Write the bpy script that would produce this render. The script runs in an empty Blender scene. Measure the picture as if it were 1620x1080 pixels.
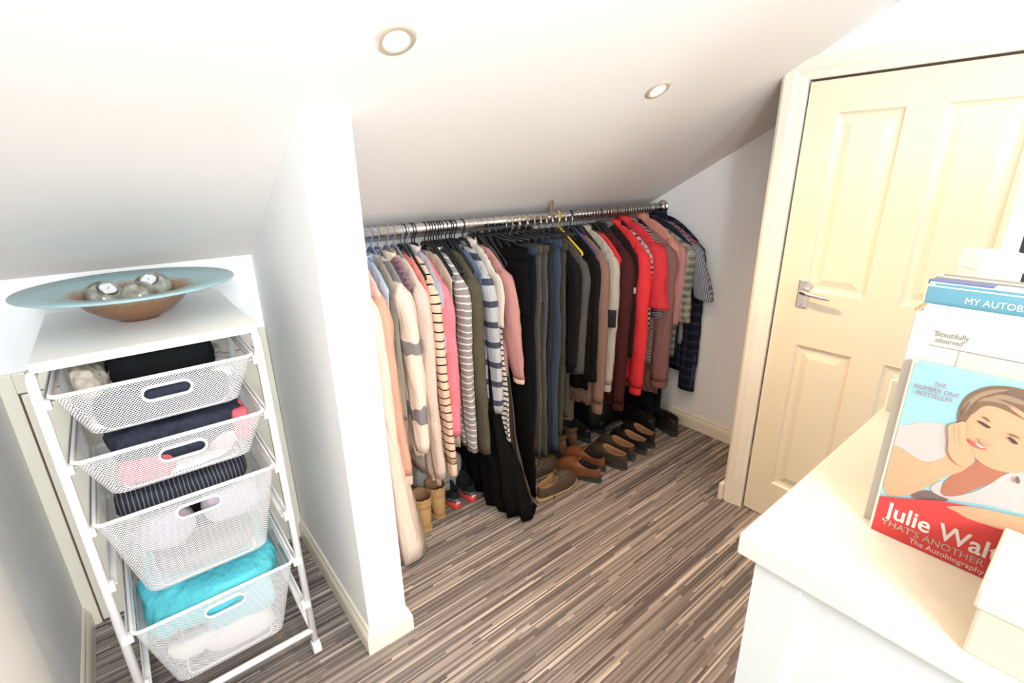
import bpy, bmesh, math, random
from mathutils import Vector, Matrix, noise
random.seed(7)
S = bpy.context.scene
COL = S.collection
PI = math.pi

# ------------------------------------------------------------------ camera
cam_d = bpy.data.cameras.new('camera'); cam = bpy.data.objects.new('camera', cam_d); COL.objects.link(cam)
F0, PAN, PIT, ROL = 780.6, .67360, .32981, -.017329
cam_d.sensor_width = 36; cam_d.sensor_fit = 'HORIZONTAL'; cam_d.lens = 36 * F0 / 1620; cam_d.clip_start = .02
Fv = Vector((math.sin(PAN)*math.cos(PIT), math.cos(PAN)*math.cos(PIT), -math.sin(PIT)))
r0 = Vector((math.cos(PAN), -math.sin(PAN), 0)); u0 = r0.cross(Fv)
rv = r0*math.cos(ROL) + u0*math.sin(ROL); uv_ = -r0*math.sin(ROL) + u0*math.cos(ROL)
M = Matrix((rv, uv_, -Fv)).transposed().to_4x4(); M.translation = (0, 0, 1.65)
cam.matrix_world = M
S.camera = cam

# ------------------------------------------------------------------ world, exposure, daylight
S.view_settings.view_transform = 'Standard'; S.view_settings.look = 'None'
S.view_settings.gamma = 1; S.view_settings.use_curve_mapping = False
S.view_settings.exposure = 0.06
W = bpy.data.worlds.new('world'); S.world = W; W.use_nodes = True
W.node_tree.nodes['Background'].inputs[0].default_value = (.62, .80, 1, 1)
W.node_tree.nodes['Background'].inputs[1].default_value = .4

R_ = math.radians
def area_light(name, loc, rot, sx, sy, power, col):
    d = bpy.data.lights.new(name, 'AREA'); d.shape = 'RECTANGLE'; d.size = sx; d.size_y = sy; d.energy = power; d.color = col
    o = bpy.data.objects.new(name, d); o.location = loc; o.rotation_euler = rot; COL.objects.link(o); return o
# daylight coming through the window in the wall behind the camera
area_light('window_daylight', (.10, -2.30, 1.50), (PI/2, 0, 0), .85, 1.2, 62, (.82, .92, 1))

# soft fill light added behind and above the camera, no actual room lamp
area_light('added_fill_light', (-.22, -1.10, 2.05), (R_(80), 0, R_(-30)), .4, .4, 46, (.92, .98, 1))

SL_A, SL_B = 2.555, -.545            # sloped ceiling: z = A + B*y
SN = Vector((0, SL_B, -1)).normalized()   # its normal, into the room
# ceiling spots: (x, y, z, normal, power)
SPOTS = [(.593, 1.14), (1.611, 1.173)]
FLAT = [(1.05, -.30), (.1, -.75)]
SPOT_W, FLAT_W = 54, 6
WARM = (1, .67, .40)

# ------------------------------------------------------------------ materials
MATS = {}
def nt(name, rough=.6, metal=0, spec=.5):
    m = bpy.data.materials.new(name); m.use_nodes = True; MATS[name] = m
    n = m.node_tree.nodes; b = n['Principled BSDF']
    b.inputs['Roughness'].default_value = rough; b.inputs['Metallic'].default_value = metal
    b.inputs['Specular IOR Level'].default_value = spec
    return m, n, m.node_tree.links, b
def c4(c): return (c[0], c[1], c[2], 1)
def bump(n, l, b, src, strength, dist=.002):
    bp = n.new('ShaderNodeBump'); bp.inputs['Strength'].default_value = strength; bp.inputs['Distance'].default_value = dist
    l.new(src, bp.inputs['Height']); l.new(bp.outputs[0], b.inputs['Normal'])
def noise_n(n, l, scale, detail=3, vec=None):
    t = n.new('ShaderNodeTexNoise'); t.inputs['Scale'].default_value = scale; t.inputs['Detail'].default_value = detail
    if vec is None:
        tc = n.new('ShaderNodeTexCoord'); vec = tc.outputs['Object']
    l.new(vec, t.inputs['Vector']); return t
def mix(n, l, f, a, b_):
    mx = n.new('ShaderNodeMix'); mx.data_type = 'RGBA'
    if isinstance(f, (int, float)): mx.inputs[0].default_value = f
    else: l.new(f, mx.inputs[0])
    for v, i in ((a, 6), (b_, 7)):
        if isinstance(v, tuple): mx.inputs[i].default_value = c4(v)
        else: l.new(v, mx.inputs[i])
    return mx.outputs[2]
def math_n(n, l, op, a, b_=None):
    m = n.new('ShaderNodeMath'); m.operation = op
    for v, i in ((a, 0), (b_, 1)):
        if v is None: continue
        if isinstance(v, (int, float)): m.inputs[i].default_value = v
        else: l.new(v, m.inputs[i])
    return m.outputs[0]
def plain(name, col, rough=.6, metal=0, spec=.5, var=0, scale=30, bmp=0):
    if name in MATS: return MATS[name]
    m, n, l, b = nt(name, rough, metal, spec)
    t = noise_n(n, l, scale)
    if var: l.new(mix(n, l, t.outputs['Fac'], tuple(max(0, c*(1-var)) for c in col), tuple(min(1, c*(1+var)) for c in col)), b.inputs['Base Color'])
    else: b.inputs['Base Color'].default_value = c4(col)
    if bmp: bump(n, l, b, t.outputs['Fac'], bmp)
    return m
def cloth(name, col, var=.18, knit=0, scale=60):
    if name in MATS: return MATS[name]
    m, n, l, b = nt(name, .9, 0, .15)
    t = noise_n(n, l, scale, 4)
    tcf = n.new('ShaderNodeTexCoord'); mpf = n.new('ShaderNodeMapping'); mpf.inputs['Scale'].default_value = (34, 26, 6); l.new(tcf.outputs['Object'], mpf.inputs[0]); tf = noise_n(n, l, 1, 2, mpf.outputs[0])
    l.new(mix(n, l, t.outputs['Fac'], tuple(c*(1-var) for c in col), tuple(min(1, c*(1+var)) for c in col)), b.inputs['Base Color'])
    if knit:
        tc = n.new('ShaderNodeTexCoord'); w = n.new('ShaderNodeTexWave'); w.wave_type = 'BANDS'; w.bands_direction = 'Y'
        w.inputs['Scale'].default_value = knit; w.inputs['Distortion'].default_value = 3; w.inputs['Detail Scale'].default_value = 8
        l.new(tc.outputs['Object'], w.inputs['Vector']); bump(n, l, b, w.outputs['Fac'], .5, .004)
    else: bump(n, l, b, math_n(n, l, 'ADD', tf.outputs['Fac'], math_n(n, l, 'MULTIPLY', t.outputs['Fac'], .12)), .55, .022)
    b.inputs['Specular IOR Level'].default_value = .08
    return m
def stripes(name, c1, c2, period, duty=.3, wob=.006, axis=2, off=0):
    """bands of c2 on c1, along an object axis"""
    if name in MATS: return MATS[name]
    m, n, l, b = nt(name, .9, 0, .15)
    tc = n.new('ShaderNodeTexCoord'); sp = n.new('ShaderNodeSeparateXYZ'); l.new(tc.outputs['Object'], sp.inputs[0])
    t = noise_n(n, l, 14, 1, tc.outputs['Object'])
    z = math_n(n, l, 'ADD', sp.outputs[axis], math_n(n, l, 'MULTIPLY', t.outputs['Fac'], wob*2)); z = math_n(n, l, 'ADD', z, off + 10*period)
    f = math_n(n, l, 'FRACT', math_n(n, l, 'DIVIDE', z, period)); s = math_n(n, l, 'LESS_THAN', f, duty)
    l.new(mix(n, l, s, c1, c2), b.inputs['Base Color'])
    mpf = n.new('ShaderNodeMapping'); mpf.inputs['Scale'].default_value = (34, 26, 7); l.new(tc.outputs['Object'], mpf.inputs[0]); t2 = noise_n(n, l, 1, 2, mpf.outputs[0]); bump(n, l, b, t2.outputs['Fac'], .55, .020)
    return m
def plaid(name, c1, c2, c3, period=.05):
    if name in MATS: return MATS[name]
    m, n, l, b = nt(name, .9, 0, .15)
    tc = n.new('ShaderNodeTexCoord'); sp = n.new('ShaderNodeSeparateXYZ'); l.new(tc.outputs['Object'], sp.inputs[0])
    yy = math_n(n, l, 'ADD', sp.outputs[1], math_n(n, l, 'MULTIPLY', sp.outputs[0], .8))
    fz = math_n(n, l, 'FRACT', math_n(n, l, 'ADD', math_n(n, l, 'DIVIDE', sp.outputs[2], period), 20)); fy = math_n(n, l, 'FRACT', math_n(n, l, 'ADD', math_n(n, l, 'DIVIDE', yy, period), 20))
    a = math_n(n, l, 'LESS_THAN', fz, .38); c = math_n(n, l, 'LESS_THAN', fy, .38)
    base = mix(n, l, math_n(n, l, 'MULTIPLY', math_n(n, l, 'ADD', a, c), .5), c1, c2)
    la = math_n(n, l, 'MULTIPLY', math_n(n, l, 'GREATER_THAN', fz, .66), math_n(n, l, 'LESS_THAN', fz, .74)); lb = math_n(n, l, 'MULTIPLY', math_n(n, l, 'GREATER_THAN', fy, .66), math_n(n, l, 'LESS_THAN', fy, .74))
    l.new(mix(n, l, math_n(n, l, 'MAXIMUM', la, lb), base, c3), b.inputs['Base Color'])
    return m

wall_m = plain('wall_paint', (.93, .93, .925), .75, 0, .25, .012, 3, .03)
ceil_m = plain('ceiling_paint', (.83, .78, .74), .8, 0, .2, .01, 3, .03)
trim_m = plain('gloss_trim_paint', (.86, .79, .66), .28, 0, .5, .01, 4)
door_m = plain('door_paint', (.84, .74, .56), .3, 0, .5, .012, 4)
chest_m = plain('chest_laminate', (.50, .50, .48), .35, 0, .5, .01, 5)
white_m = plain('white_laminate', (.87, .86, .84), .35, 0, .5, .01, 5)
frame_m = plain('white_powder_coat', (.88, .87, .87), .3, 0, .5, .01, 8)
chrome_m = plain('chrome', (.78, .76, .74), .16, 1, .5, .02, 20)
steel_m = plain('brushed_steel', (.62, .56, .48), .3, 1, .5, .05, 60)
blk_pl = plain('black_plastic', (.012, .012, .013), .4, 0, .5, .1)
dark_gap = plain('dark_gap', (.16, .11, .08), .9, 0, .1)

def carpet():
    m, n, l, b = nt('striped_carpet', .95, 0, .1)
    tc = n.new('ShaderNodeTexCoord'); sp = n.new('ShaderNodeSeparateXYZ'); l.new(tc.outputs['Object'], sp.inputs[0])
    def layer(pitch, seg, seed):
        row = math_n(n, l, 'FLOOR', math_n(n, l, 'DIVIDE', sp.outputs[1], pitch))
        wr = n.new('ShaderNodeTexWhiteNoise'); wr.noise_dimensions = '1D'; l.new(math_n(n, l, 'ADD', row, seed), wr.inputs['W'])
        xs = math_n(n, l, 'ADD', math_n(n, l, 'DIVIDE', sp.outputs[0], seg), math_n(n, l, 'MULTIPLY', wr.outputs[0], 57.))
        sg = math_n(n, l, 'FLOOR', xs)
        w = n.new('ShaderNodeTexWhiteNoise'); w.noise_dimensions = '2D'; cb = n.new('ShaderNodeCombineXYZ')
        l.new(row, cb.inputs[0]); l.new(sg, cb.inputs[1]); l.new(cb.outputs[0], w.inputs['Vector']); return w.outputs[0]
    a = layer(.0068, .42, 3.); c = layer(.0204, .80, 11.)
    v = math_n(n, l, 'ADD', math_n(n, l, 'MULTIPLY', a, .76), math_n(n, l, 'MULTIPLY', c, .24))
    r = n.new('ShaderNodeValToRGB'); r.color_ramp.interpolation = 'LINEAR'
    e = r.color_ramp.elements; e[0].position = .10; e[0].color = c4((.095, .080, .077)); e[1].position = .92; e[1].color = c4((.66, .57, .49))
    for p_, c_ in ((.33, (.17, .145, .138)), (.52, (.26, .225, .205)), (.70, (.33, .285, .255)), (.84, (.48, .41, .36))):
        q = r.color_ramp.elements.new(p_); q.color = c4(c_)
    l.new(v, r.inputs[0])
    t = noise_n(n, l, 300, 2); l.new(mix(n, l, math_n(n, l, 'MULTIPLY', t.outputs['Fac'], .35), r.outputs[0], (.2, .17, .15)), b.inputs['Base Color'])
    bump(n, l, b, math_n(n, l, 'ADD', a, t.outputs['Fac']), .4, .002)
    return m
carpet_m = carpet()

# ------------------------------------------------------------------ object helpers
def obj(name, me, mat=None, parent=None, smooth=None):
    if isinstance(me, bmesh.types.BMesh):
        bm = me; me = bpy.data.meshes.new(name); bm.normal_update(); bm.to_mesh(me); bm.free()
    o = bpy.data.objects.new(name, me); COL.objects.link(o)
    if mat and not me.materials:
        for k in (mat if isinstance(mat, (list, tuple)) else [mat]): me.materials.append(k)
    if parent: o.parent = parent
    if smooth is not None:
        for p in me.polygons: p.use_smooth = smooth
    return o
def thing(name, label, cat, loc=(0, 0, 0), rotz=0, group=None):
    o = bpy.data.objects.new(name, None); COL.objects.link(o); o.empty_display_size = .05
    o.location = loc; o.rotation_euler = (0, 0, rotz); o['label'] = label; o['category'] = cat
    if group: o['group'] = group
    return o
def tag(o, label, cat, group=None):
    o['label'] = label; o['category'] = cat
    if group: o['group'] = group
    return o
def struct(name, me, mat, parent=None, smooth=None, label=None):
    o = obj(name, me, mat, parent, smooth)
    if not parent: o['kind'] = 'structure'
    if label: o['label'] = label
    return o
def box(bm, x0, y0, z0, x1, y1, z1, bev=0, seg=2):
    r = bmesh.ops.create_cube(bm, size=1)
    vs = r['verts']
    for v in vs: v.co = Vector(((x0+x1)/2 + v.co.x*(x1-x0), (y0+y1)/2 + v.co.y*(y1-y0), (z0+z1)/2 + v.co.z*(z1-z0)))
    if bev:
        es = list({e for v in vs for e in v.link_edges})
        bmesh.ops.bevel(bm, geom=es, offset=bev, segments=seg, affect='EDGES', profile=.6)
    return bm
def nb(*a, **k): return box(bmesh.new(), *a, **k)
def prism(poly, axis, a, b_):
    """extrude a polygon (list of 2D points) along axis from a to b"""
    bm = bmesh.new()
    def P(p, t): return {'x': (t, p[0], p[1]), 'y': (p[0], t, p[1]), 'z': (p[0], p[1], t)}[axis]
    A = [bm.verts.new(P(p, a)) for p in poly]; B = [bm.verts.new(P(p, b_)) for p in poly]
    bm.faces.new(A[::-1]); bm.faces.new(B); k = len(poly)
    for i in range(k): bm.faces.new((A[i], A[(i+1) % k], B[(i+1) % k], B[i]))
    bmesh.ops.recalc_face_normals(bm, faces=bm.faces); return bm
def tube(bm, pts, r, n=8, closed=False, flat=1.0):
    pts = [Vector(p) for p in pts]; N = len(pts); rings = []
    up = Vector((0, 0, 1))
    for i, p in enumerate(pts):
        if closed: d = pts[(i+1) % N] - pts[i-1]
        else: d = pts[min(i+1, N-1)] - pts[max(i-1, 0)]
        d.normalize()
        if i == 0:
            a = d.cross(up if abs(d.z) < .9 else Vector((1, 0, 0))).normalized()
        else:
            a = (a - d*a.dot(d))
            a = a.normalized() if a.length > 1e-6 else d.orthogonal().normalized()
        b_ = d.cross(a); rr = r[i] if isinstance(r, (list, tuple)) else r
        rings.append([bm.verts.new(p + (a*math.cos(2*PI*k/n)*rr + b_*math.sin(2*PI*k/n)*rr*flat)) for k in range(n)])
    for i in range(N if closed else N-1):
        A, B = rings[i], rings[(i+1) % N]
        for k in range(n): bm.faces.new((A[k], A[(k+1) % n], B[(k+1) % n], B[k]))
    if not closed: bm.faces.new(rings[0][::-1]); bm.faces.new(rings[-1])
    return bm
def nt_tube(pts, r, n=8, **k): return tube(bmesh.new(), pts, r, n, **k)
def lathe(prof, n=48, loc=(0, 0, 0)):
    bm = bmesh.new(); rings = []
    for (r, z) in prof:
        if r < 1e-6: rings.append([bm.verts.new((loc[0], loc[1], loc[2]+z))])
        else: rings.append([bm.verts.new((loc[0]+r*math.cos(2*PI*k/n), loc[1]+r*math.sin(2*PI*k/n), loc[2]+z)) for k in range(n)])
    for A, B in zip(rings, rings[1:]):
        for k in range(n):
            k2 = (k+1) % n
            if len(A) == 1 and len(B) == 1: continue
            if len(A) == 1: bm.faces.new((A[0], B[k2], B[k]))
            elif len(B) == 1: bm.faces.new((A[k], A[k2], B[0]))
            else: bm.faces.new((A[k], A[k2], B[k2], B[k]))
    return bm
def loft(rings, cap0=False, cap1=False):
    bm = bmesh.new(); R = [[bm.verts.new(p) for p in r] for r in rings]; n = len(R[0])
    for A, B in zip(R, R[1:]):
        for k in range(n): bm.faces.new((A[k], A[(k+1) % n], B[(k+1) % n], B[k]))
    if cap0: bm.faces.new(R[0][::-1])
    if cap1: bm.faces.new(R[-1])
    return bm
def sgp(v, e): return math.copysign(abs(v)**e, v)
def lump(cx, cy, cz, sx, sy, sz, e=.45, amp=.012, fr=9, seed=0, nu=36, nv=20):
    """soft folded-cloth block: superellipsoid displaced by smooth noise"""
    bm = bmesh.new(); rings = []
    for j in range(nv+1):
        ph = -PI/2 + PI*j/nv; row = []
        for i in range(nu):
            th = 2*PI*i/nu
            p = Vector((sx/2*sgp(math.cos(ph), e)*sgp(math.cos(th), e), sy/2*sgp(math.cos(ph), e)*sgp(math.sin(th), e), sz/2*sgp(math.sin(ph), e)))
            q = (p + Vector((seed*3.1, seed*1.7, seed)))*fr
            d = noise.noise(q)*amp + noise.noise(q*3)*amp*.4
            p += p.normalized()*d if p.length > 1e-5 else Vector()
            row.append((cx+p.x, cy+p.y, cz+p.z))
        rings.append(row)
    bm = loft(rings, True, True); return bm

# ------------------------------------------------------------------ the room
def slope(y): return SL_A + SL_B*y
YF = (SL_A-2.40)/-SL_B            # where slope meets the flat ceiling
struct('floor', nb(-.55, -2.45, -.04, 2.95, 2.35, 0), carpet_m)
struct('ceiling', prism([(2.35, slope(2.35)), (YF, 2.40), (YF, 2.46), (2.35, slope(2.35)+.07)], 'x', -.5, 2.95), ceil_m, label='sloped attic ceiling with downlights')
struct('ceiling', prism([(YF, 2.40), (-2.45, 2.40), (-2.45, 2.46), (YF, 2.46)], 'x', -.5, 2.95), ceil_m)
zk = slope(2.2)
struct('wall_back', nb(-.5, 2.2, 0, 2.95, 2.3, zk+.06), wall_m)
struct('wall_left', prism([(2.2, 0), (2.2, zk+.03), (YF, 2.43), (-2.4, 2.43), (-2.4, 0)], 'x', -.48, -.385), wall_m)
struct('wall_right', prism([(2.25, 0), (2.25, slope(2.25)+.03), (1.02, slope(1.02)+.03), (1.02, 0)], 'x', 2.79, 2.88), wall_m)
struct('wall_partition', prism([(2.21, 0), (2.21, slope(2.21)+.02), (1.39, slope(1.39)+.02), (1.39, 0)], 'x', .428, .572), wall_m)
# wall with the panelled door: opening y .165 .. .935, z 0 .. 1.97
dw = bmesh.new()
for (ya, yb, zb) in ((.94, 1.03, 0), (.15, .94, 1.975), (-2.4, .15, 0)):
    b2 = prism([(ya, zb), (yb, zb), (yb, min(2.42, slope(yb)+.02)), (ya, min(2.42, slope(ya)+.02))], 'x', 2.25, 2.36)
    me_ = bpy.data.meshes.new('t'); b2.to_mesh(me_); dw.from_mesh(me_); b2.free(); bpy.data.meshes.remove(me_)
struct('wall_door_side', dw, wall_m)
struct('wall_closet_return', prism([(2.36, 0), (2.8, 0), (2.8, 2.03), (2.36, 2.03)], 'y', .96, 1.03), wall_m)
# rear wall, with the window the daylight comes through
rb = bmesh.new()
for a in ((-.5, 0, -.4, 2.43), (1.3, 0, 2.4, 2.43), (-.4, 0, 1.3, .85), (-.4, 2.15, 1.3, 2.43)):
    box(rb, a[0], -2.4, a[1], a[2], -2.3, a[3])
struct('wall_rear', rb, wall_m)
wf = bmesh.new()
for a in ((-.4, .85, -.35, 2.15), (1.25, .85, 1.3, 2.15), (-.35, .85, 1.25, .9), (-.35, 2.10, 1.25, 2.15), (.42, .9, .47, 2.1)):
    box(wf, a[0], -2.38, a[1], a[2], -2.32, a[3])
struct('window_1', wf, white_m)

# skirting boards (moulded profile)
def skirt_prof(t=.018, h=.1): return [(0, 0), (t, 0), (t, h*.62), (t*.8, h*.74), (t*.55, h*.82), (t*.45, h*.95), (t*.2, h), (0, h)]
def skirting(name, a, b_, nrm, h=.1, ext=(0, 0)):
    """profile swept from a to b (floor points); nrm = side it projects to; mitred by ext"""
    a, b_, nrm = Vector((*a, 0)), Vector((*b_, 0)), Vector((*nrm, 0)); d = (b_-a).normalized()
    rings = []
    for p, s, e in ((a, -1, ext[0]), (b_, 1, ext[1])):
        rings.append([tuple(p + nrm*q[0] + d*s*e*q[0] + Vector((0, 0, q[1]))) for q in skirt_prof(h=h)])
    bm = loft(rings, True, True); bmesh.ops.recalc_face_normals(bm, faces=bm.faces)
    return struct(name, bm, trim_m)
skirting('baseboard_right', (2.79, 2.2), (2.79, 1.03), (-1, 0))
skirting('baseboard_partition', (.428, 2.2), (.428, 1.39), (-1, 0), ext=(0, 1))
skirting('baseboard_partition_front', (.428, 1.39), (.572, 1.39), (0, -1), ext=(1, 1))
skirting('baseboard_partition_closet', (.572, 1.39), (.572, 2.2), (1, 0), ext=(1, 0))
skirting('baseboard_left', (-.385, 2.2), (-.385, -2.3), (1, 0))
skirting('baseboard_back', (.59, 2.2), (2.78, 2.2), (0, -1))

# access hatch in the low back wall, behind the trolley (door_2): casing + panel
def casing(name, parts, label=None):
    bm = bmesh.new()
    for p in parts: box(bm, *p, bev=.004, seg=2)
    return struct(name, bm, trim_m, label=label)
casing('trim_2', [(-.385, 2.182, 0, -.345, 2.2, 1.055), (.374, 2.182, 0, .426, 2.2, 1.055), (-.345, 2.182, .985, .374, 2.2, 1.055)])
h2 = struct('door_2', nb(-.340, 2.188, .006, .369, 2.199, .979, bev=.002), trim_m)
struct('door_gap', nb(-.345, 2.1975, 0, .374, 2.1995, .985), dark_gap, h2)

# door_1: architrave, leaf with four raised panels, lever handle
bm = bmesh.new()
def arch_prof(t): return [(0, 0), (.0, .014), (.012, .018), (.03, .02), (.05, .026), (.085, .026), (.098, .018), (.1, 0)]
def sweep_arch(path, n_in):
    # path: inner-edge points (y,z); n_in: outward (away from opening) dir per point
    rings = []
    for (y, z), (oy, oz) in zip(path, n_in):
        rings.append([(2.25 - q[1], y + oy*q[0], z + oz*q[0]) for q in arch_prof(0)])
    b3 = loft(rings, True, True); bmesh.ops.recalc_face_normals(b3, faces=b3.faces); return b3
struct('trim_1', sweep_arch([(.936, 0), (.936, 1.970), (.16, 1.970), (.16, 0)], [(1, 0), (1, .82), (-1, .82), (-1, 0)]), trim_m, label='moulded architrave around the panelled door')
# little skirting return at the foot of the architrave, corner of the wall
struct('baseboard_corner', nb(2.205, 1.028, 0, 2.36, 1.05, .10, bev=.008, seg=3), trim_m)
d1 = bpy.data.objects.new('door_1', None); COL.objects.link(d1); d1.location = (2.25, .929, 0); d1['kind'] = 'structure'; d1['label'] = 'cream panelled door with chrome lever handle'
def panel_board(y0, y1, z0, z1, holes, x=0, th=.035):
    """flat board facing -x with recessed openings at holes"""
    bm = bmesh.new(); ys = sorted({y0, y1, *[h[0] for h in holes], *[h[1] for h in holes]}); zs = sorted({z0, z1, *[h[2] for h in holes], *[h[3] for h in holes]})
    vd = {}
    def V(y, z):
        if (y, z) not in vd: vd[(y, z)] = bm.verts.new((x, y, z))
        return vd[(y, z)]
    for i in range(len(ys)-1):
        for j in range(len(zs)-1):
            cy, cz = (ys[i]+ys[i+1])/2, (zs[j]+zs[j+1])/2
            if any(h[0] < cy < h[1] and h[2] < cz < h[3] for h in holes): continue
            bm.faces.new((V(ys[i], zs[j]), V(ys[i+1], zs[j]), V(ys[i+1], zs[j+1]), V(ys[i], zs[j+1])))
    fr = list(bm.faces)
    ex = bmesh.ops.extrude_face_region(bm, geom=fr)
    for v in ex['geom']:
        if isinstance(v, bmesh.types.BMVert): v.co.x += th
    bmesh.ops.recalc_face_normals(bm, faces=bm.faces); return bm
# door local coords: origin at (2.25,.929,0); y runs negative to the right
PAN4 = [(-.326, -.112, 1.155, 1.845), (-.650, -.436, 1.155, 1.845), (-.326, -.112, .20, .915), (-.650, -.436, .20, .915)]
obj('door_leaf', panel_board(-.762, 0, .006, 1.962, PAN4, 0), door_m, d1)
for (a, b_, c, d) in PAN4:
    seq = [(0, 0), (.006, .007), (.012, .010), (.020, .012), (.028, .012), (.055, .004), (.060, .004)]
    rings = [[(q[1], a+q[0], c+q[0]), (q[1], b_-q[0], c+q[0]), (q[1], b_-q[0], d-q[0]), (q[1], a+q[0], d-q[0])] for q in seq]
    pb = loft(rings, False, True); bmesh.ops.recalc_face_normals(pb, faces=pb.faces); obj('panel', pb, door_m, d1)
obj('door_gap', nb(.02, -.768, 0, .034, .008, 1.972), dark_gap, d1)
hd = obj('handle', nb(-.008, -.127, 1.083, 0, -.083, 1.20, bev=.003), chrome_m, d1)
lv = tube(bmesh.new(), [(-.008, -.105, 1.155), (-.035, -.105, 1.155), (-.045, -.112, 1.154), (-.047, -.14, 1.152), (-.046, -.19, 1.147), (-.044, -.222, 1.143)], [.010, .0095, .010, .0095, .0085, .006], 12)
obj('lever', lv, chrome_m, hd, True)
for zz in (1.095, 1.188):
    obj('screw', nt_tube([(-.010, -.105, zz), (-.007, -.105, zz)], .004, 10), steel_m, hd)
for zz in (.33, ): obj('hinge', nb(-.004, .001, zz-.04, .002, .007, zz+.04, bev=.0015), steel_m, d1)

# ------------------------------------------------------------------ downlights
glow = bpy.data.materials.new('lamp_glow'); glow.use_nodes = True
gb = glow.node_tree.nodes['Principled BSDF']; gb.inputs['Emission Color'].default_value = (1, .9, .74, 1); gb.inputs['Emission Strength'].default_value = 14
nickel_m = plain('satin_nickel', (.80, .72, .60), .45, .6, .5, .03, 40)
def downlight(x, y, z, nrm, label, watts):
    t = thing('downlight', label, 'downlight', (x, y, z), 0, 'recessed ceiling spotlights')
    q = Vector((0, 0, -1)).rotation_difference(nrm); t.rotation_euler = q.to_euler()
    bz = lathe([(.027, .0), (.030, -.004), (.036, -.005), (.043, -.004), (.048, 0)], 40); obj('bezel', bz, nickel_m, t, True)
    rf = lathe([(.027, -.001), (.026, .0), (.022, -.0005)], 32); obj('reflector', rf, chrome_m, t, True)
    bl = lathe([(0, -.004), (.010, -.0038), (.018, -.003), (.0265, -.001)], 32); obj('bulb', bl, glow, t, True)
    d = bpy.data.lights.new('downlight_lamp', 'SPOT'); d.energy = watts; d.color = WARM; d.spot_size = R_(150); d.spot_blend = 1; d.shadow_soft_size = .03
    o = bpy.data.objects.new('downlight_lamp', d); COL.objects.link(o); o.parent = t; o.location = (0, 0, -.02)
downlight(SPOTS[0][0], SPOTS[0][1], slope(SPOTS[0][1]), SN, 'bright recessed spotlight in the sloped ceiling nearer the partition wall', SPOT_W)
downlight(SPOTS[1][0], SPOTS[1][1], slope(SPOTS[1][1]), SN, 'bright recessed spotlight in the sloped ceiling nearer the door', SPOT_W)
for k, (x, y) in enumerate(FLAT):
    downlight(x, y, 2.4, Vector((0, 0, -1)), ['recessed spotlight in the flat ceiling above the books', 'recessed spotlight in the flat ceiling by the left wall', 'recessed spotlight in the flat ceiling near the window'][k], FLAT_W)

# ------------------------------------------------------------------ clothes rail
RY, RZ = 1.925, 1.430
rail = thing('clothes_rail', 'long polished chrome clothes rail running under the sloped ceiling from partition to side wall', 'clothes rail', (1.68, RY, RZ))
obj('pole', nt_tube([(-1.095, 0, 0), (1.095, 0, 0)], .0215, 24), chrome_m, rail, True)
for s in (-1, 1):
    bm = bmesh.new(); tube(bm, [(s*1.108, 0, 0), (s*1.102, 0, 0)], .040, 28); tube(bm, [(s*1.102, 0, 0), (s*1.075, 0, 0)], .027, 28); obj('end_socket', bm, chrome_m, rail, True)
bk = bmesh.new()
box(bk, .105, -.026, .022, .125, -.020, .082, bev=.001); box(bk, .098, -.05, .083, .132, .025, .087, bev=.001)
bmesh.ops.rotate(bk, verts=[v for v in bk.verts if v.co.z > .0825], cent=(.115, 0, .085), matrix=Matrix.Rotation(math.atan(SL_B), 3, 'X'))
tube(bk, [(.103, 0, 0), (.127, 0, 0)], .026, 24)
obj('bracket', bk, steel_m, rail)

# ------------------------------------------------------------------ hangers
hook_m = plain('hook_wire', (.72, .68, .62), .22, 1)
def hook_pts(tilt=0):
    P = []
    for k in range(13):
        a = R_(-35 + 215*k/12); P.append((0, .0242*math.cos(a), .0242*math.sin(a)))
    P += [(0, -.0235, -.010), (0, -.017, -.022), (0, -.006, -.032), (0, 0, -.040), (0, 0, -.060)]
    return [(p[0]+tilt*(.02-p[2])*.2, p[1], p[2]) for p in P]
HANG = {}
def hanger_meshes(kind, w, zs, mat, hmat, thick_hook):
    key = (kind, round(w, 3), round(zs, 3), mat.name, thick_hook)
    if key in HANG: return HANG[key]
    hk = bpy.data.meshes.new('hook'); b = nt_tube(hook_pts(), .0031 if thick_hook else .0017, 6); b.to_mesh(hk); b.free(); hk.materials.append(hmat)
    for p in hk.polygons: p.use_smooth = True
    bm = bmesh.new(); z0 = -.060
    if kind == 'clip':
        tube(bm, [(0, -.19, z0-.014), (0, -.1, z0-.012), (0, 0, z0), (0, .1, z0-.012), (0, .19, z0-.014)], .005, 6)
        arms = bm; cl = bmesh.new()
        box(cl, -.009, -.013, z0-.055, .009, .013, z0+.004, bev=.003)
        extra = ('clip', cl)
    else:
        zz = zs - RZ
        P = [(0, -w*.97, zz-.012), (0, -w*.93, zz+.002), (0, -w*.6, zz*.62+z0*.38+.002), (0, -w*.25, z0-.020), (0, -.02, z0-.002), (0, .02, z0-.002), (0, w*.25, z0-.020), (0, w*.6, zz*.62+z0*.38+.002), (0, w*.93, zz+.002), (0, w*.97, zz-.012)]
        tube(bm, P, .0048, 7, flat=1.5); arms = bm
        cl = nt_tube([(0, -w*.96, zz-.012), (0, -w*.9, zz-.018), (0, w*.9, zz-.018), (0, w*.96, zz-.012)], .0035, 6); extra = ('bar', cl)
    am = bpy.data.meshes.new('shoulders'); arms.to_mesh(am); arms.free(); am.materials.append(mat)
    em = bpy.data.meshes.new(extra[0]); extra[1].to_mesh(em); extra[1].free(); em.materials.append(mat)
    for me in (am, em):
        for p in me.polygons: p.use_smooth = kind != 'clip' or me is am
    HANG[key] = (hk, am, extra[0], em); return HANG[key]
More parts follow.
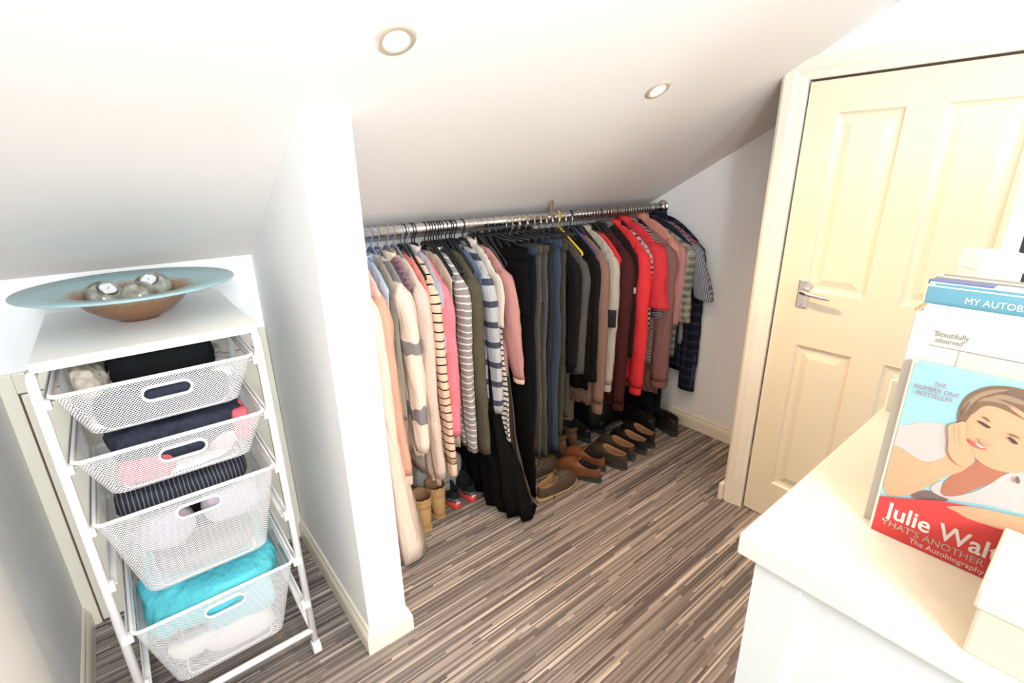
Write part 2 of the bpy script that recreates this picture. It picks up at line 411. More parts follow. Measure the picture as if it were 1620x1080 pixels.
HC = {'black': plain('hanger_black', (.018, .018, .02), .35), 'blue': plain('hanger_blue', (.16, .25, .48), .4), 'grey': plain('hanger_grey', (.22, .24, .29), .4),
      'yellow': plain('hanger_yellow', (.80, .58, .03), .4), 'white': plain('hanger_white', (.75, .72, .70), .4), 'navy': plain('hanger_navy', (.045, .05, .16), .4), 'wood': plain('hanger_wood', (.45, .30, .2), .4)}
def hanger(x, what, kind='shirt', colr='black', w=.19, zs=1.24, plastic_hook=False, rz=0):
    t = thing('hanger', what, 'hanger', (x, RY, RZ), rz, 'hangers on the clothes rail')
    hk, am, en, em = hanger_meshes(kind, w, zs, HC[colr], HC[colr] if plastic_hook else hook_m, plastic_hook)
    obj('hook', hk, None, t); obj('shoulders' if kind != 'clip' else 'crossbar', am, None, t); obj(en, em, None, t)
    if kind == 'clip':
        t.children[-1].location.y = -.15; obj(en, em, None, t).location.y = .15
    return t

# ------------------------------------------------------------------ garments
def body_mesh(zt, zs, zh, w, th, flare, lean, seed, neck=.058, fold=.006, lam=.07, front=0, nth=44, wave=0, th2=None, pw=1):
    rs = random.Random(seed); ph = rs.random()*6; ph2 = rs.random()*6; rings = []; z0 = zh
    lv = []
    for k in range(7):
        s = k/6; lv.append((zt-(zt-zs)*s**1.25, neck+(w-neck)*s**.8, .010+(th*.32)*s, 0))
    nlow = 18
    for k in range(1, nlow+1):
        s = k/nlow; lv.append((zs-(zs-zh)*s, w*(1-.06*math.sin(min(1, s*2)*PI/2))+flare*s**pw, (th*.36+((th2 or th)*.5-th*.36)*s), s))
    for (z, hw, ht, s) in lv:
        row = []
        for i in range(nth):
            a = 2*PI*i/nth
            y = hw*sgp(math.cos(a), .85); x = ht*sgp(math.sin(a), .8)
            amp = fold*(.15+s*1.1)
            x += amp*math.sin(2*PI*y/lam+ph+s*1.5) + amp*.5*math.sin(2*PI*y/lam*1.9+ph2-s*2)
            x += lean*s**pw + noise.noise(Vector((y*6+seed, z*5, seed)))*.007*(.3+s)
            yy = y - front*s**pw + noise.noise(Vector((z*7+seed*2, a, .3)))*.008*s
            zz = z + (wave*s*math.sin(3*a+ph) if wave else 0)
            row.append((x, yy, zz-z0))
        rings.append(row)
    last = rings[-1]; cx = sum(p[0] for p in last)/nth; cy = sum(p[1] for p in last)/nth
    rings.append([(cx+(p[0]-cx)*.86, cy+(p[1]-cy)*.97, p[2]+.002) for p in last])
    rings.append([(cx+(p[0]-cx)*.8, cy+(p[1]-cy)*.96, p[2]+.03) for p in last])
    return loft(rings, True, True)
def sleeve_mesh(side, zs, ze, w, sx, sy, out, lean, seed, z0, nth=18, puff=0, taper=.3):
    """side -1 is the room side (front)"""
    rings = []; n = 20; L = zs-ze
    for k in range(n+1):
        s = k/n
        z = zs + .008 - L*s if k else zs+.010
        cy = side*(w-.035 + .032*min(1, s*6)**.6 + out*s)
        grow = min(1, .35+(s*8)**.6) if s < .1 else 1
        rx = sx*grow*(1-taper*s+puff*math.sin(s*PI)); ry = sy*grow*(1-taper*.9*s+puff*math.sin(s*PI))
        cx = lean*s + .006*math.sin(s*5+seed)
        row = []
        for i in range(nth):
            a = 2*PI*i/nth; nn = noise.noise(Vector((math.cos(a)*1.3+seed*3, math.sin(a)*1.3, z*9+seed)))*.22 + noise.noise(Vector((math.cos(a)*2, math.sin(a)*2+seed, z*26)))*.10
            row.append((cx+rx*(1+nn)*math.cos(a), cy+ry*(1+nn*.7)*math.sin(a), z-z0-(.02*math.cos(a-PI/2)*side*out*4 if out else 0)))
        rings.append(row)
    last = rings[-1]; cx = sum(p[0] for p in last)/nth; cy = sum(p[1] for p in last)/nth
    rings.append([(cx+(p[0]-cx)*.84, cy+(p[1]-cy)*.9, p[2]+.001) for p in last]); rings.append([(cx+(p[0]-cx)*.75, cy+(p[1]-cy)*.8, p[2]+.025) for p in last])
    return loft(rings, True, True), (cx, cy, last)
def garment(name, label, cat, x, zh, mat, ze=None, w=.20, zt=1.335, zs=1.235, th=.036, flare=0, lean=0, seed=None, collar=None, cuff=None, cuff_h=.05,
            sx=.026, sy=.048, out=0, hang='black', rz=0, fold=.006, front=0, sleeve_mat=None, plastic_hook=False, hang_label=None, taper=.3, wave=0, hem=None, puff=0, slean=None, th2=None, pw=1):
    seed = seed if seed is not None else len(COL.objects)*.137
    t = thing(name, label, cat, (x, RY, zh), rz, 'clothes on the chrome rail')
    obj('body', body_mesh(zt, zs, zh, w, th, flare, lean, seed, fold=fold, front=front, wave=wave, th2=th2, pw=pw), mat, t, True)
    if ze is not None:
        for side in (-1, 1):
            ln = lean if slean is None else slean
            zc = ze + (cuff_h if cuff else 0)
            sb, (cx, cy, last) = sleeve_mesh(side, zs, zc, w, sx, sy, out, ln, seed+side, zh, taper=taper, puff=puff)
            so = obj('sleeve', sb, sleeve_mat or mat, t, True)
            if cuff:
                rg = []
                for q, f in ((0, .93), (.004, .98), (cuff_h*.5, .96), (cuff_h-.004, .94), (cuff_h, .88), (cuff_h-.02, .8)):
                    rg.append([(cx+(p[0]-cx)*f, cy+(p[1]-cy)*f, p[2]+.004-q) for p in last])
                obj('cuff', loft(rg, True, True), cuff, so, True)
    if collar:
        nk = []; N = 24
        for (dz, f, g) in ((-.012, 1.0, 1.25), (.012, 1.02, 1.35), (.024, 1.0, 1.2), (.022, .9, .9), (.0, .85, .7)):
            nk.append([(g*.017*math.sin(2*PI*i/N)+.003*math.sin(i), f*.062*math.cos(2*PI*i/N), zt-zh+dz-.010*math.cos(2*PI*i/N)**2) for i in range(N)])
        cb = loft(nk, False, False); obj('collar', cb, collar, t, True)
    if hem:
        hb = body_mesh(zh+.07, zh+.05, zh+.0, w*.94+flare, th*1.12, 0, 0, seed, neck=w*.92+flare, fold=fold*1.1, front=0)
        for v in hb.verts: v.co.x += lean; v.co.y -= front
        obj('hem_band', hb, hem, t, True)
    if hang:
        hanger(x, hang_label or ('%s hanger holding the %s' % (hang, ' '.join(label.split(',')[0].split()[:10]))), 'shirt', hang, w*.95, zs, plastic_hook, rz)
    return t
def trousers(label, x, zh, mat, zt=1.315, w=.172, th=.03, lean=0, yoff=0, seed=1, leg_mat=None, hem_w=.075, band=None):
    t = thing('trousers', label, 'trousers', (x, RY+yoff, zh), 0, 'trousers clipped on hangers')
    zc = zt-.27
    obj('hips', body_mesh(zt, zt-.03, zc-.02, w*.985, th*.8, .0, 0, seed, neck=w*.96, fold=.002, lam=.12, nth=32), mat, t, True)
    # waistband
    rg = []; N = 32
    for (z, f) in ((-.002, 1.0), (.0, 1.06), (-.018, 1.08), (-.038, 1.06), (-.040, 1.0)):
        rg.append([(f*(.011+th*.2)*math.sin(2*PI*i/N), f*w*.98*sgp(math.cos(2*PI*i/N), .85), zt-zh+z+.004) for i in range(N)])
    for o_ in t.children:
        pass
    bo = obj('waistband', loft(rg, True, True), band or mat, t, True)
    for v in bo.data.vertices: v.co.z += 0
    for v in t.children[0].data.vertices: v.co.z += (zc-.02)-zh
    for side in (-1, 1):
        rings = []; n = 22
        for k in range(n+1):
            s = k/n; z = zt-.045-(zt-.045-zh)*s
            ry = (w*.5)*(1-s)+hem_w*s; cy = side*(w*.5+.002); cy = cy if side > 0 else -(w-ry)-0*s
            if side > 0: cy = (w-ry)
            row = []
            for i in range(20):
                a = 2*PI*i/20; nn = noise.noise(Vector((math.cos(a)+seed*2.3+side, math.sin(a), z*8)))
                row.append((lean*s+th*(.40+.08*s)*(1+.3*nn)*sgp(math.cos(a), .8)+(.007*math.sin(z*7+seed)+.005*nn)*min(1, s*3), cy+ry*(1+.08*nn)*math.sin(a), z-zh))
            rings.append(row)
        l = rings[-1]; cx = sum(p[0] for p in l)/20; cy = sum(p[1] for p in l)/20
        rings.append([(cx+(p[0]-cx)*.8, cy+(p[1]-cy)*.93, p[2]+.001) for p in l]); rings.append([(cx+(p[0]-cx)*.7, cy+(p[1]-cy)*.88, p[2]+.03) for p in l])
        obj('leg', loft(rings, True, True), leg_mat or mat, t, True)
    hanger(x, 'clip hanger gripping the %s' % label.split(',')[0], 'clip', 'black')
    return t

CREAM = cloth('cream_towelling', (.80, .66, .54), .07, scale=120)
PEACH = cloth('peach_knit', (.80, .42, .30), .16, knit=60, scale=200)
PALEPINK = cloth('pale_pink', (.82, .52, .44), .1)
LBLUE = cloth('light_blue_cotton', (.48, .54, .64), .12)
OLGREY = cloth('olive_grey', (.34, .30, .24), .15)
CREAMK = cloth('cream_wool', (.76, .60, .46), .08)
FLUFF = stripes('fluffy_cream_grey', (.84, .70, .57), (.26, .24, .23), .30, .20, .05, off=.05)
MAUVEC = cloth('pale_mauve', (.70, .54, .46), .08)
CORAL = cloth('coral_cotton', (.80, .26, .20), .1)
BSTR = stripes('cream_black_stripe', (.80, .56, .40), (.02, .02, .025), .038, .17, .012)
LILAC = cloth('lilac_grey', (.42, .40, .46), .12)
HPINK = cloth('hot_pink', (.80, .22, .26), .08)
BEIGET = cloth('thin_beige', (.52, .41, .32), .1)
GSTR = stripes('grey_white_stripe', (.30, .28, .27), (.80, .74, .68), .030, .22, .010)
OLIVE = cloth('olive_cable_knit', (.105, .088, .058), .2, knit=28)
DENIMS = cloth('denim_blue', (.12, .15, .22), .2)
NSTR = stripes('navy_bands', (.50, .49, .50), (.07, .075, .11), .098, .30, .002)
CREAMT = cloth('cream_cotton', (.66, .58, .49), .1)
DUSTY = cloth('dusty_pink_marl', (.52, .25, .23), .16, scale=160)
DCUFF = cloth('pale_cuff', (.80, .50, .40), .1)
RWB = stripes('red_black_white', (.78, .70, .64), (.02, .02, .02), .026, .32, .002)
BLACK = cloth('black_jersey', (.006, .0055, .0055), .3)
TAUPE = cloth('taupe_satin', (.085, .066, .055), .12)
CHAR = cloth('charcoal_wool', (.010, .0095, .0095), .25)
TWEED = cloth('grey_tweed', (.080, .073, .063), .35, scale=220)
TAUPK = cloth('taupe_knit', (.27, .155, .118), .15, knit=50)
BEIGEG = cloth('stone_marl', (.45, .40, .33), .13)
DPATCH = cloth('dark_slate', (.06, .06, .065), .2)
RED = cloth('bright_red', (.80, .045, .050), .1)
RED2 = cloth('polo_red', (.66, .045, .055), .1)
MAROON = cloth('maroon_wool', (.070, .018, .018), .25)
DBROWN = cloth('dark_brown', (.022, .014, .013), .2)
MAUVE = cloth('mauve_brown', (.26, .13, .12), .12)
CORSH = cloth('coral_linen', (.62, .26, .20), .12)
PINKSH = cloth('dusty_coral', (.50, .24, .22), .12)
PLAID1 = plaid('olive_plaid', (.33, .31, .24), (.12, .13, .11), (.5, .44, .34), .045)
PLAID2 = plaid('navy_plaid', (.014, .017, .032), (.007, .009, .015), (.045, .06, .10), .060)
PLAID3 = plaid('red_check', (.30, .08, .09), (.14, .06, .08), (.5, .4, .4), .022)
PLAID4 = plaid('black_white_check', (.5, .45, .42), (.02, .02, .025), (.8, .7, .62), .03)
NAVYS = cloth('navy_cotton', (.022, .024, .038), .2)
BSTRIPE = stripes('blue_grey_pinstripe', (.14, .155, .19), (.44, .44, .47), .010, .35, .0, axis=1)
ZIG = stripes('black_white_print', (.45, .38, .36), (.03, .03, .04), .012, .5, .02)
WHITEC = cloth('white_cotton', (.72, .68, .64), .08)

G = garment
# women's side, nearest the partition wall
G('dressing_gown', 'long cream dressing gown reaching the floor beside the partition wall', 'dressing gown', .700, .012, CREAM, .22, w=.20, th=.05, th2=.17, flare=.06, lean=.055, fold=.012, hang='white', zs=1.22, wave=.02, front=.03, sx=.034, sy=.05)
G('cardigan', 'peach knitted long cardigan with orange shoulders beside the cream dressing gown', 'cardigan', .742, .14, PALEPINK, .375, w=.205, th=.04, th2=.07, lean=.030, flare=.03, sleeve_mat=PEACH, hang='white', cuff=PALEPINK, sx=.030, sy=.05, slean=.035, zs=1.225)
G('shirt', 'light blue shirt mostly hidden beside the peach cardigan', 'shirt', .778, .92, LBLUE, None, w=.205, th=.03, hang='blue', plastic_hook=True, collar=LBLUE)
G('jacket', 'olive grey jacket with a turned collar between blue shirt and fluffy jumper', 'jacket', .816, .66, OLGREY, None, w=.185, th=.03, hang='blue', plastic_hook=True, collar=OLGREY)
G('jumper', 'fluffy cream jumper with blurred grey bands', 'jumper', .846, .46, FLUFF, .50, w=.195, th=.04, hang='grey', plastic_hook=True, lean=.03, sx=.036, sy=.056, puff=.12)
G('blouse', 'plum patterned blouse with a small collar behind the fluffy jumper', 'blouse', .885, .75, plaid('plum_print', (.30, .13, .15), (.12, .10, .16), (.4, .3, .3), .02), None, w=.18, th=.028, hang='grey', plastic_hook=True, collar=CREAMK)
G('cardigan', 'long pale oatmeal cardigan hanging behind the fluffy jumper', 'cardigan', .915, .30, MAUVEC, .335, w=.20, th=.036, hang='grey', plastic_hook=True, lean=.03, sx=.032, sy=.052, flare=.02)
G('top', 'coral sleeveless top squeezed beside the black striped jumper', 'top', .948, .50, CORAL, None, w=.215, th=.022, hang='black', zs=1.2)
G('jumper', 'cream jumper with thin black stripes and long sleeves', 'jumper', .978, .40, BSTR, .315, w=.20, th=.034, hang='grey', plastic_hook=True, lean=.025, sx=.026, sy=.046, cuff=cloth('cream_cuff', (.80, .58, .43), .05), cuff_h=.07)
G('cardigan', 'lilac grey cardigan with pale shoulders next to the pink jumper', 'cardigan', 1.000, .80, LILAC, .92, w=.195, zt=1.35, zs=1.24, th=.026, hang='black', plastic_hook=True, collar=CREAMT)
G('jumper', 'bright pink jumper hanging beside the grey striped one', 'jumper', 1.012, .50, HPINK, .53, w=.205, th=.036, hang='black', plastic_hook=True, lean=.025, sx=.034, sy=.062)
G('top', 'thin beige top behind the bright pink jumper', 'top', 1.062, .44, BEIGET, None, w=.20, th=.024, hang='black', plastic_hook=True)
G('jumper', 'grey jumper with narrow white stripes and long sleeve', 'jumper', 1.105, .42, GSTR, .404, w=.205, th=.038, hang='black', plastic_hook=True, lean=.02, sx=.030, sy=.05, collar=GSTR)
G('cardigan', 'dark olive cable knit cardigan', 'cardigan', 1.168, .38, OLIVE, .367, w=.205, th=.044, hang='black', plastic_hook=True, lean=.02, sx=.034, sy=.054)
G('shirt', 'denim blue shirt squeezed behind the olive cardigan', 'shirt', 1.214, .66, DENIMS, None, w=.20, th=.028, hang='black', plastic_hook=True, collar=DENIMS)
G('jumper', 'pale grey jumper with broad navy bands', 'jumper', 1.256, .60, NSTR, .551, w=.19, th=.036, hang='black', plastic_hook=True, sx=.030, sy=.050, lean=.01, taper=.15, slean=.03)
G('blouse', 'cream short-sleeved blouse behind the navy banded jumper', 'blouse', 1.288, .76, CREAMT, .99, w=.20, th=.026, hang='wood', out=.03, sx=.018, sy=.045, collar=CREAMT, zt=1.35)
G('top', 'red-white-black striped top showing below the navy banded jumper', 'top', 1.306, .40, RWB, None, w=.20, th=.030, hang='black', zs=1.19, flare=.07, lean=.01)
G('jumper', 'dusty pink marl jumper with a pale cuff', 'jumper', 1.335, .72, DUSTY, .675, w=.205, th=.034, hang='black', out=.02, cuff=DCUFF, cuff_h=.03, sx=.030, sy=.056, puff=.25, lean=.01, slean=.060)
G('dress', 'long flared black dress touching the carpet', 'dress', 1.262, .012, BLACK, None, w=.17, zt=1.30, zs=1.20, th=.03, th2=.17, flare=.12, lean=.085, hang='black', fold=.016, front=.10, pw=2.4)
G('slip_dress', 'taupe satin slip dress edge beside the long black dress', 'dress', 1.360, .010, TAUPE, None, w=.18, th=.03, flare=.11, hang='black', lean=.020, front=.07, pw=2.4)
# trousers
JN = cloth('dark_indigo_denim', (.010, .013, .020), .3, scale=180); JB = cloth('blue_denim', (.050, .066, .098), .35, scale=200); JG = cloth('grey_denim', (.085, .079, .073), .25, scale=180)
BG = cloth('grey_brown_cord', (.12, .095, .075), .2, knit=40); OG = cloth('olive_grey_chino', (.065, .058, .042), .18); BN = cloth('black_navy_twill', (.006, .0065, .009), .3); DG = cloth('dark_grey_twill', (.03, .028, .026), .2)
trousers('plain black trousers nearest the long black dress, with wide legs', 1.415, .015, BLACK, seed=1, hem_w=.085, th=.036, w=.185, lean=.05, yoff=-.085)
trousers('black trousers with a straight narrow leg', 1.452, .06, BN, seed=2, w=.185, lean=.02)
trousers('black navy trousers between black and dark indigo pairs', 1.498, .12, BN, seed=3)
trousers('dark indigo jeans with pale stitched waistband', 1.545, .15, JN, seed=4, band=JB, w=.18, lean=-.01)
trousers('grey-brown cord trousers beside the indigo jeans', 1.585, .17, BG, seed=5)
trousers('mid grey jeans beside the grey-brown cords', 1.622, .15, JG, seed=6, w=.178)
trousers('dark grey twill trousers beside the faded blue jeans', 1.660, .16, DG, seed=7)
trousers('blue denim jeans with faded knees, brightest of the jeans', 1.700, .165, JB, seed=8, w=.188, zt=1.335, th=.036)
trousers('olive grey chinos beside the blue jeans', 1.748, .24, OG, seed=9, w=.180)
trousers('dark olive grey trousers nearest the tweed jacket', 1.790, .34, OG, seed=10, zt=1.29)
# men's side
G('jacket', 'charcoal wool jacket with a rounded shoulder beside the trousers', 'jacket', 1.775, .62, CHAR, .66, w=.21, th=.04, hang='black', sx=.032, sy=.05, rz=0)
G('jacket', 'grey tweed jacket with a soft collar', 'jacket', 1.826, .60, TWEED, .611, w=.215, th=.04, hang='black', sx=.032, sy=.052, collar=TWEED)
G('jacket', 'black jacket hanging next to the grey tweed one', 'jacket', 1.876, .50, BLACK, .56, w=.21, th=.04, hang='black', sx=.032)
G('coat', 'dark charcoal coat between black jacket and taupe jumper', 'coat', 1.925, .48, CHAR, .53, w=.21, th=.04, hang='black', sx=.03)
G('jumper', 'taupe brown jumper with a long ribbed cuff', 'jumper', 1.978, .36, TAUPK, .315, w=.22, th=.042, hang='black', cuff=TAUPK, cuff_h=.07, sx=.036, sy=.056, hem=TAUPK)
sw = G('sweatshirt', 'stone grey sweatshirt with a dark patch on the sleeve', 'sweatshirt', 2.052, .44, BEIGEG, .437, w=.225, th=.04, hang='black', sx=.032, sy=.052, cuff=BEIGEG, collar=BEIGEG, zt=1.35)
G('shirt', 'scarlet shirt shoulder peeping out beside the stone sweatshirt', 'shirt', 2.118, .85, RED, None, w=.225, th=.03, hang='black', zs=1.20)
G('jumper', 'dark maroon wool jumper with ribbed cuffs', 'jumper', 2.160, .32, MAROON, .28, w=.225, th=.046, hang='black', cuff=MAROON, sx=.046, sy=.060, hem=MAROON)
br = G('jacket', 'dark brown jacket with a white tag between maroon jumper and red hoodie', 'jacket', 2.232, .50, DBROWN, .60, w=.215, th=.036, hang='black', collar=cloth('grey_collar', (.14, .13, .13), .1), zt=1.36)
G('hoodie', 'bright red long-sleeved hoodie', 'hoodie', 2.300, .42, RED, .341, w=.235, th=.048, hang='black', sx=.040, sy=.062, cuff=RED, collar=RED, zt=1.36, lean=.01)
G('shirt', 'black and white checked shirt showing below the red hoodie', 'shirt', 2.352, .36, PLAID4, .50, w=.225, th=.03, hang='black')
G('polo_shirt', 'darker red polo shirt with short wide sleeve', 'polo shirt', 2.395, .60, RED2, .89, w=.24, th=.046, hang='black', sx=.042, sy=.066, out=.05, taper=-.15, collar=RED2, zt=1.375, zs=1.26)
G('shirt', 'black and white printed shirt with an open collar', 'shirt', 2.455, .50, ZIG, .80, w=.24, th=.032, hang='black', collar=ZIG, zt=1.36)
G('jumper', 'mauve brown fleece jumper with a wide hem', 'jumper', 2.510, .30, MAUVE, .34, w=.255, th=.05, hang='black', sx=.052, sy=.066, taper=.1, cuff=MAUVE, hem=MAUVE, flare=.02)
G('shirt', 'coral linen shirt with a pointed collar', 'shirt', 2.560, .58, CORSH, .78, w=.255, th=.038, hang='black', collar=CORSH, zt=1.38, zs=1.26, sx=.036)
G('shirt', 'dusty coral short-sleeved shirt', 'shirt', 2.600, .60, PINKSH, .74, w=.27, th=.034, hang='black', sx=.036, sy=.05, collar=PINKSH)
G('shirt', 'olive and cream plaid shirt', 'shirt', 2.636, .52, PLAID1, .76, w=.285, th=.034, hang='black', collar=PLAID1, sx=.034, sy=.06, out=.02, taper=.05)
G('shirt', 'plain dark navy shirt beside the olive plaid one', 'shirt', 2.664, .55, NAVYS, .82, w=.29, th=.03, hang='black', collar=NAVYS, zt=1.37)
G('shirt', 'blue grey pinstriped shirt with a flared short sleeve', 'shirt', 2.690, .60, BSTRIPE, .905, w=.30, th=.03, hang='black', sx=.034, sy=.062, out=.10, taper=-.1)
G('shirt', 'red checked shirt nearly hidden near the side wall', 'shirt', 2.712, .60, PLAID3, .95, w=.285, th=.028, hang='black', zt=1.36, zs=1.25)
G('shirt', 'dark navy plaid shirt nearest the side wall', 'shirt', 2.742, .40, PLAID2, .28, w=.30, th=.04, hang='black', sx=.036, sy=.062, collar=PLAID2, zt=1.385, zs=1.24, taper=.1, out=.02)
# details on single garments
def patch(parent, x, y, z0, z1, w, mat, nm='patch'):
    """small cloth patch wrapped round the room-side sleeve"""
    rings = []
    for z in (z0, z0+.002, (z0+z1)/2, z1-.002, z1):
        rr = 1 if z in (z0, z1) else 1.06
        rings.append([(x+w*rr*math.cos(a), y+w*1.45*rr*math.sin(a), z) for a in [PI*(.98+.42*k/10) for k in range(11)]])
    bm = bmesh.new(); R = [[bm.verts.new(p) for p in r] for r in rings]
    for A, B in zip(R, R[1:]):
        for k in range(10): bm.faces.new((A[k], A[k+1], B[k+1], B[k]))
    bmesh.ops.solidify(bm, geom=list(bm.faces), thickness=.002)
    o = obj(nm, bm, mat, parent, True); return o
patch(sw, 0, -.226, .40, .50, .033, DPATCH)
lb = obj('label_tag', nb(-.022, -.262, .50, -.019, -.236, .535, bev=.001), WHITEC, br); lb['label'] = 'white tag'

# spare hangers pushed between the clothes
HX = [(.952, 'grey'), (.966, 'black'), (1.080, 'black'), (1.092, 'black'), (1.120, 'black'), (1.132, 'black'), (1.146, 'black'), (1.188, 'black'), (1.198, 'black'), (1.428, 'black'), (1.475, 'black'), (1.520, 'black'), (1.566, 'black'), (1.604, 'black'), (1.640, 'black'), (1.680, 'black'), (1.722, 'black')]
for k, (x, c) in enumerate(HX):
    hanger(x, ['empty black plastic hanger squeezed in among the jumpers', 'empty black hanger squeezed in among the trousers'][x > 1.4] if c == 'black' else 'empty grey plastic hanger near the partition wall', 'shirt', c, .17 if x < 1.4 else .15, 1.255, x < 1.2)
for x in (1.35, 1.39, 1.845, 1.90, 1.95, 2.0, 2.026, 2.075, 2.095, 2.14, 2.195, 2.21, 2.26, 2.28, 2.33, 2.37, 2.42, 2.435, 2.48, 2.535, 2.58, 2.62, 2.65):
    hanger(x, 'empty black hanger squeezed in among the men\'s clothes', 'shirt', 'black', .16, 1.26, False)
hanger(1.860, 'empty bright yellow and black plastic hanger', 'shirt', 'yellow', .215, 1.262, True, rz=-.12)
hanger(1.952, 'empty navy blue plastic hanger with hooked shoulder ends', 'shirt', 'navy', .215, 1.250, True, rz=-.10)

# ------------------------------------------------------------------ trolley with mesh baskets
TX0, TX1, TY0, TY1 = -.212, .268, 1.515, 2.03
tr = thing('drawer_trolley', 'tall white metal trolley with four pull-out mesh baskets, standing left of the partition wall', 'drawer trolley', (.028, 1.77, 0))
def off(o): # world-authored part of the trolley
    o.data.transform(Matrix.Translation((-.028, -1.77, 0))); return o
bm = nb(-.206, 1.488, 1.236, .270, 2.06, 1.260, bev=.004, seg=2); off(obj('top_board', bm, white_m, tr))
def leg(x, y):
    dy = .012 if y < 1.8 else -.012
    return nt_tube([(x, y+dy*3.0, 1.222), (x, y+dy*1.2, 1.216), (x, y+dy*.3, 1.198), (x, y, 1.17), (x, y, .055)], .0115, 12)
for x in (TX0, TX1):
    for y in (TY0, TY1):
        lo = off(obj('leg', leg(x, y), frame_m, tr, True))
def rail_(name, a, b_, r=.009, flat=1): return off(obj(name, nt_tube([a, b_], r, 10, flat=flat), frame_m, tr, True))
for x in (TX0, TX1):
    rail_('side_rail', (x, TY0, 1.212), (x, TY1, 1.212), .010); rail_('side_rail', (x, TY0, .105), (x, TY1, .105), .011)
rail_('cross_rail', (TX0, TY0, .105), (TX1, TY0, .105), .0115); rail_('cross_rail', (TX0, TY1, .105), (TX1, TY1, .105)); rail_('cross_rail', (TX0, TY1, 1.205), (TX1, TY1, 1.205))
RIMZ = [1.172, .994, .807, .440]; BOTZ = [1.038, .860, .517, .162]
for z in RIMZ + [.625, .25]:
    for x, s in ((TX0, 1), (TX1, -1)):
        bm = bmesh.new(); box(bm, x+s*.008, TY0+.005, z-.022, x+s*.012, TY1-.005, z-.004, bev=.001); box(bm, x+s*.008, TY0+.005, z-.024, x+s*.026, TY1-.005, z-.021, bev=.001)
        off(obj('runner', bm, frame_m, tr))
        for y in (TY0, TY1):
            bm = nb(x+(-.006 if s > 0 else -.022), y-.013, z-.033, x+(.022 if s > 0 else .006), y+.013, z-.009, bev=.003); off(obj('runner_clip', bm, frame_m, tr))
def caster(x, y):
    w = thing_part = obj('caster', nt_tube([(x-.014, y, .026), (x-.013, y, .026), (x+.013, y, .026), (x+.014, y, .026)], [.022, .0255, .0255, .022], 24), frame_m, tr)
    off(w); bm = bmesh.new(); box(bm, x-.004, y-.006, .03, x+.004, y+.014, .062, bev=.002)
    f = obj('fork', bm, frame_m, w); f.data.transform(Matrix.Translation((-.028, -1.77, 0)))
for x in (TX0, TX1):
    for y in (TY0, TY1): caster(x, y)

def mesh_mat():
    m, n, l, b = nt('wire_mesh', .35, 0, .5); b.inputs['Base Color'].default_value = (.86, .85, .86, 1)
    u = n.new('ShaderNodeUVMap'); mp = n.new('ShaderNodeMapping'); mp.inputs['Rotation'].default_value = (0, 0, PI/4); mp.inputs['Scale'].default_value = (1/.0050,)*3
    l.new(u.outputs[0], mp.inputs[0]); sp = n.new('ShaderNodeSeparateXYZ'); l.new(mp.outputs[0], sp.inputs[0])
    def ax(i):
        f = math_n(n, l, 'FRACT', math_n(n, l, 'ADD', sp.outputs[i], 500)); d = math_n(n, l, 'SUBTRACT', f, .5); return math_n(n, l, 'MULTIPLY', d, d)
    r2 = math_n(n, l, 'ADD', ax(0), ax(1)); hole = math_n(n, l, 'GREATER_THAN', r2, .41**2)
    l.new(hole, b.inputs['Alpha']); return m
wire_m = mesh_mat()
def rrect(x0, x1, y0, y1, r, n=6):
    P = []
    for (cx, cy, a0) in ((x1-r, y0+r, -90), (x1-r, y1-r, 0), (x0+r, y1-r, 90), (x0+r, y0+r, 180)):
        for k in range(n+1):
            a = R_(a0+90*k/n); P.append((cx+r*math.cos(a), cy+r*math.sin(a)))
    return P
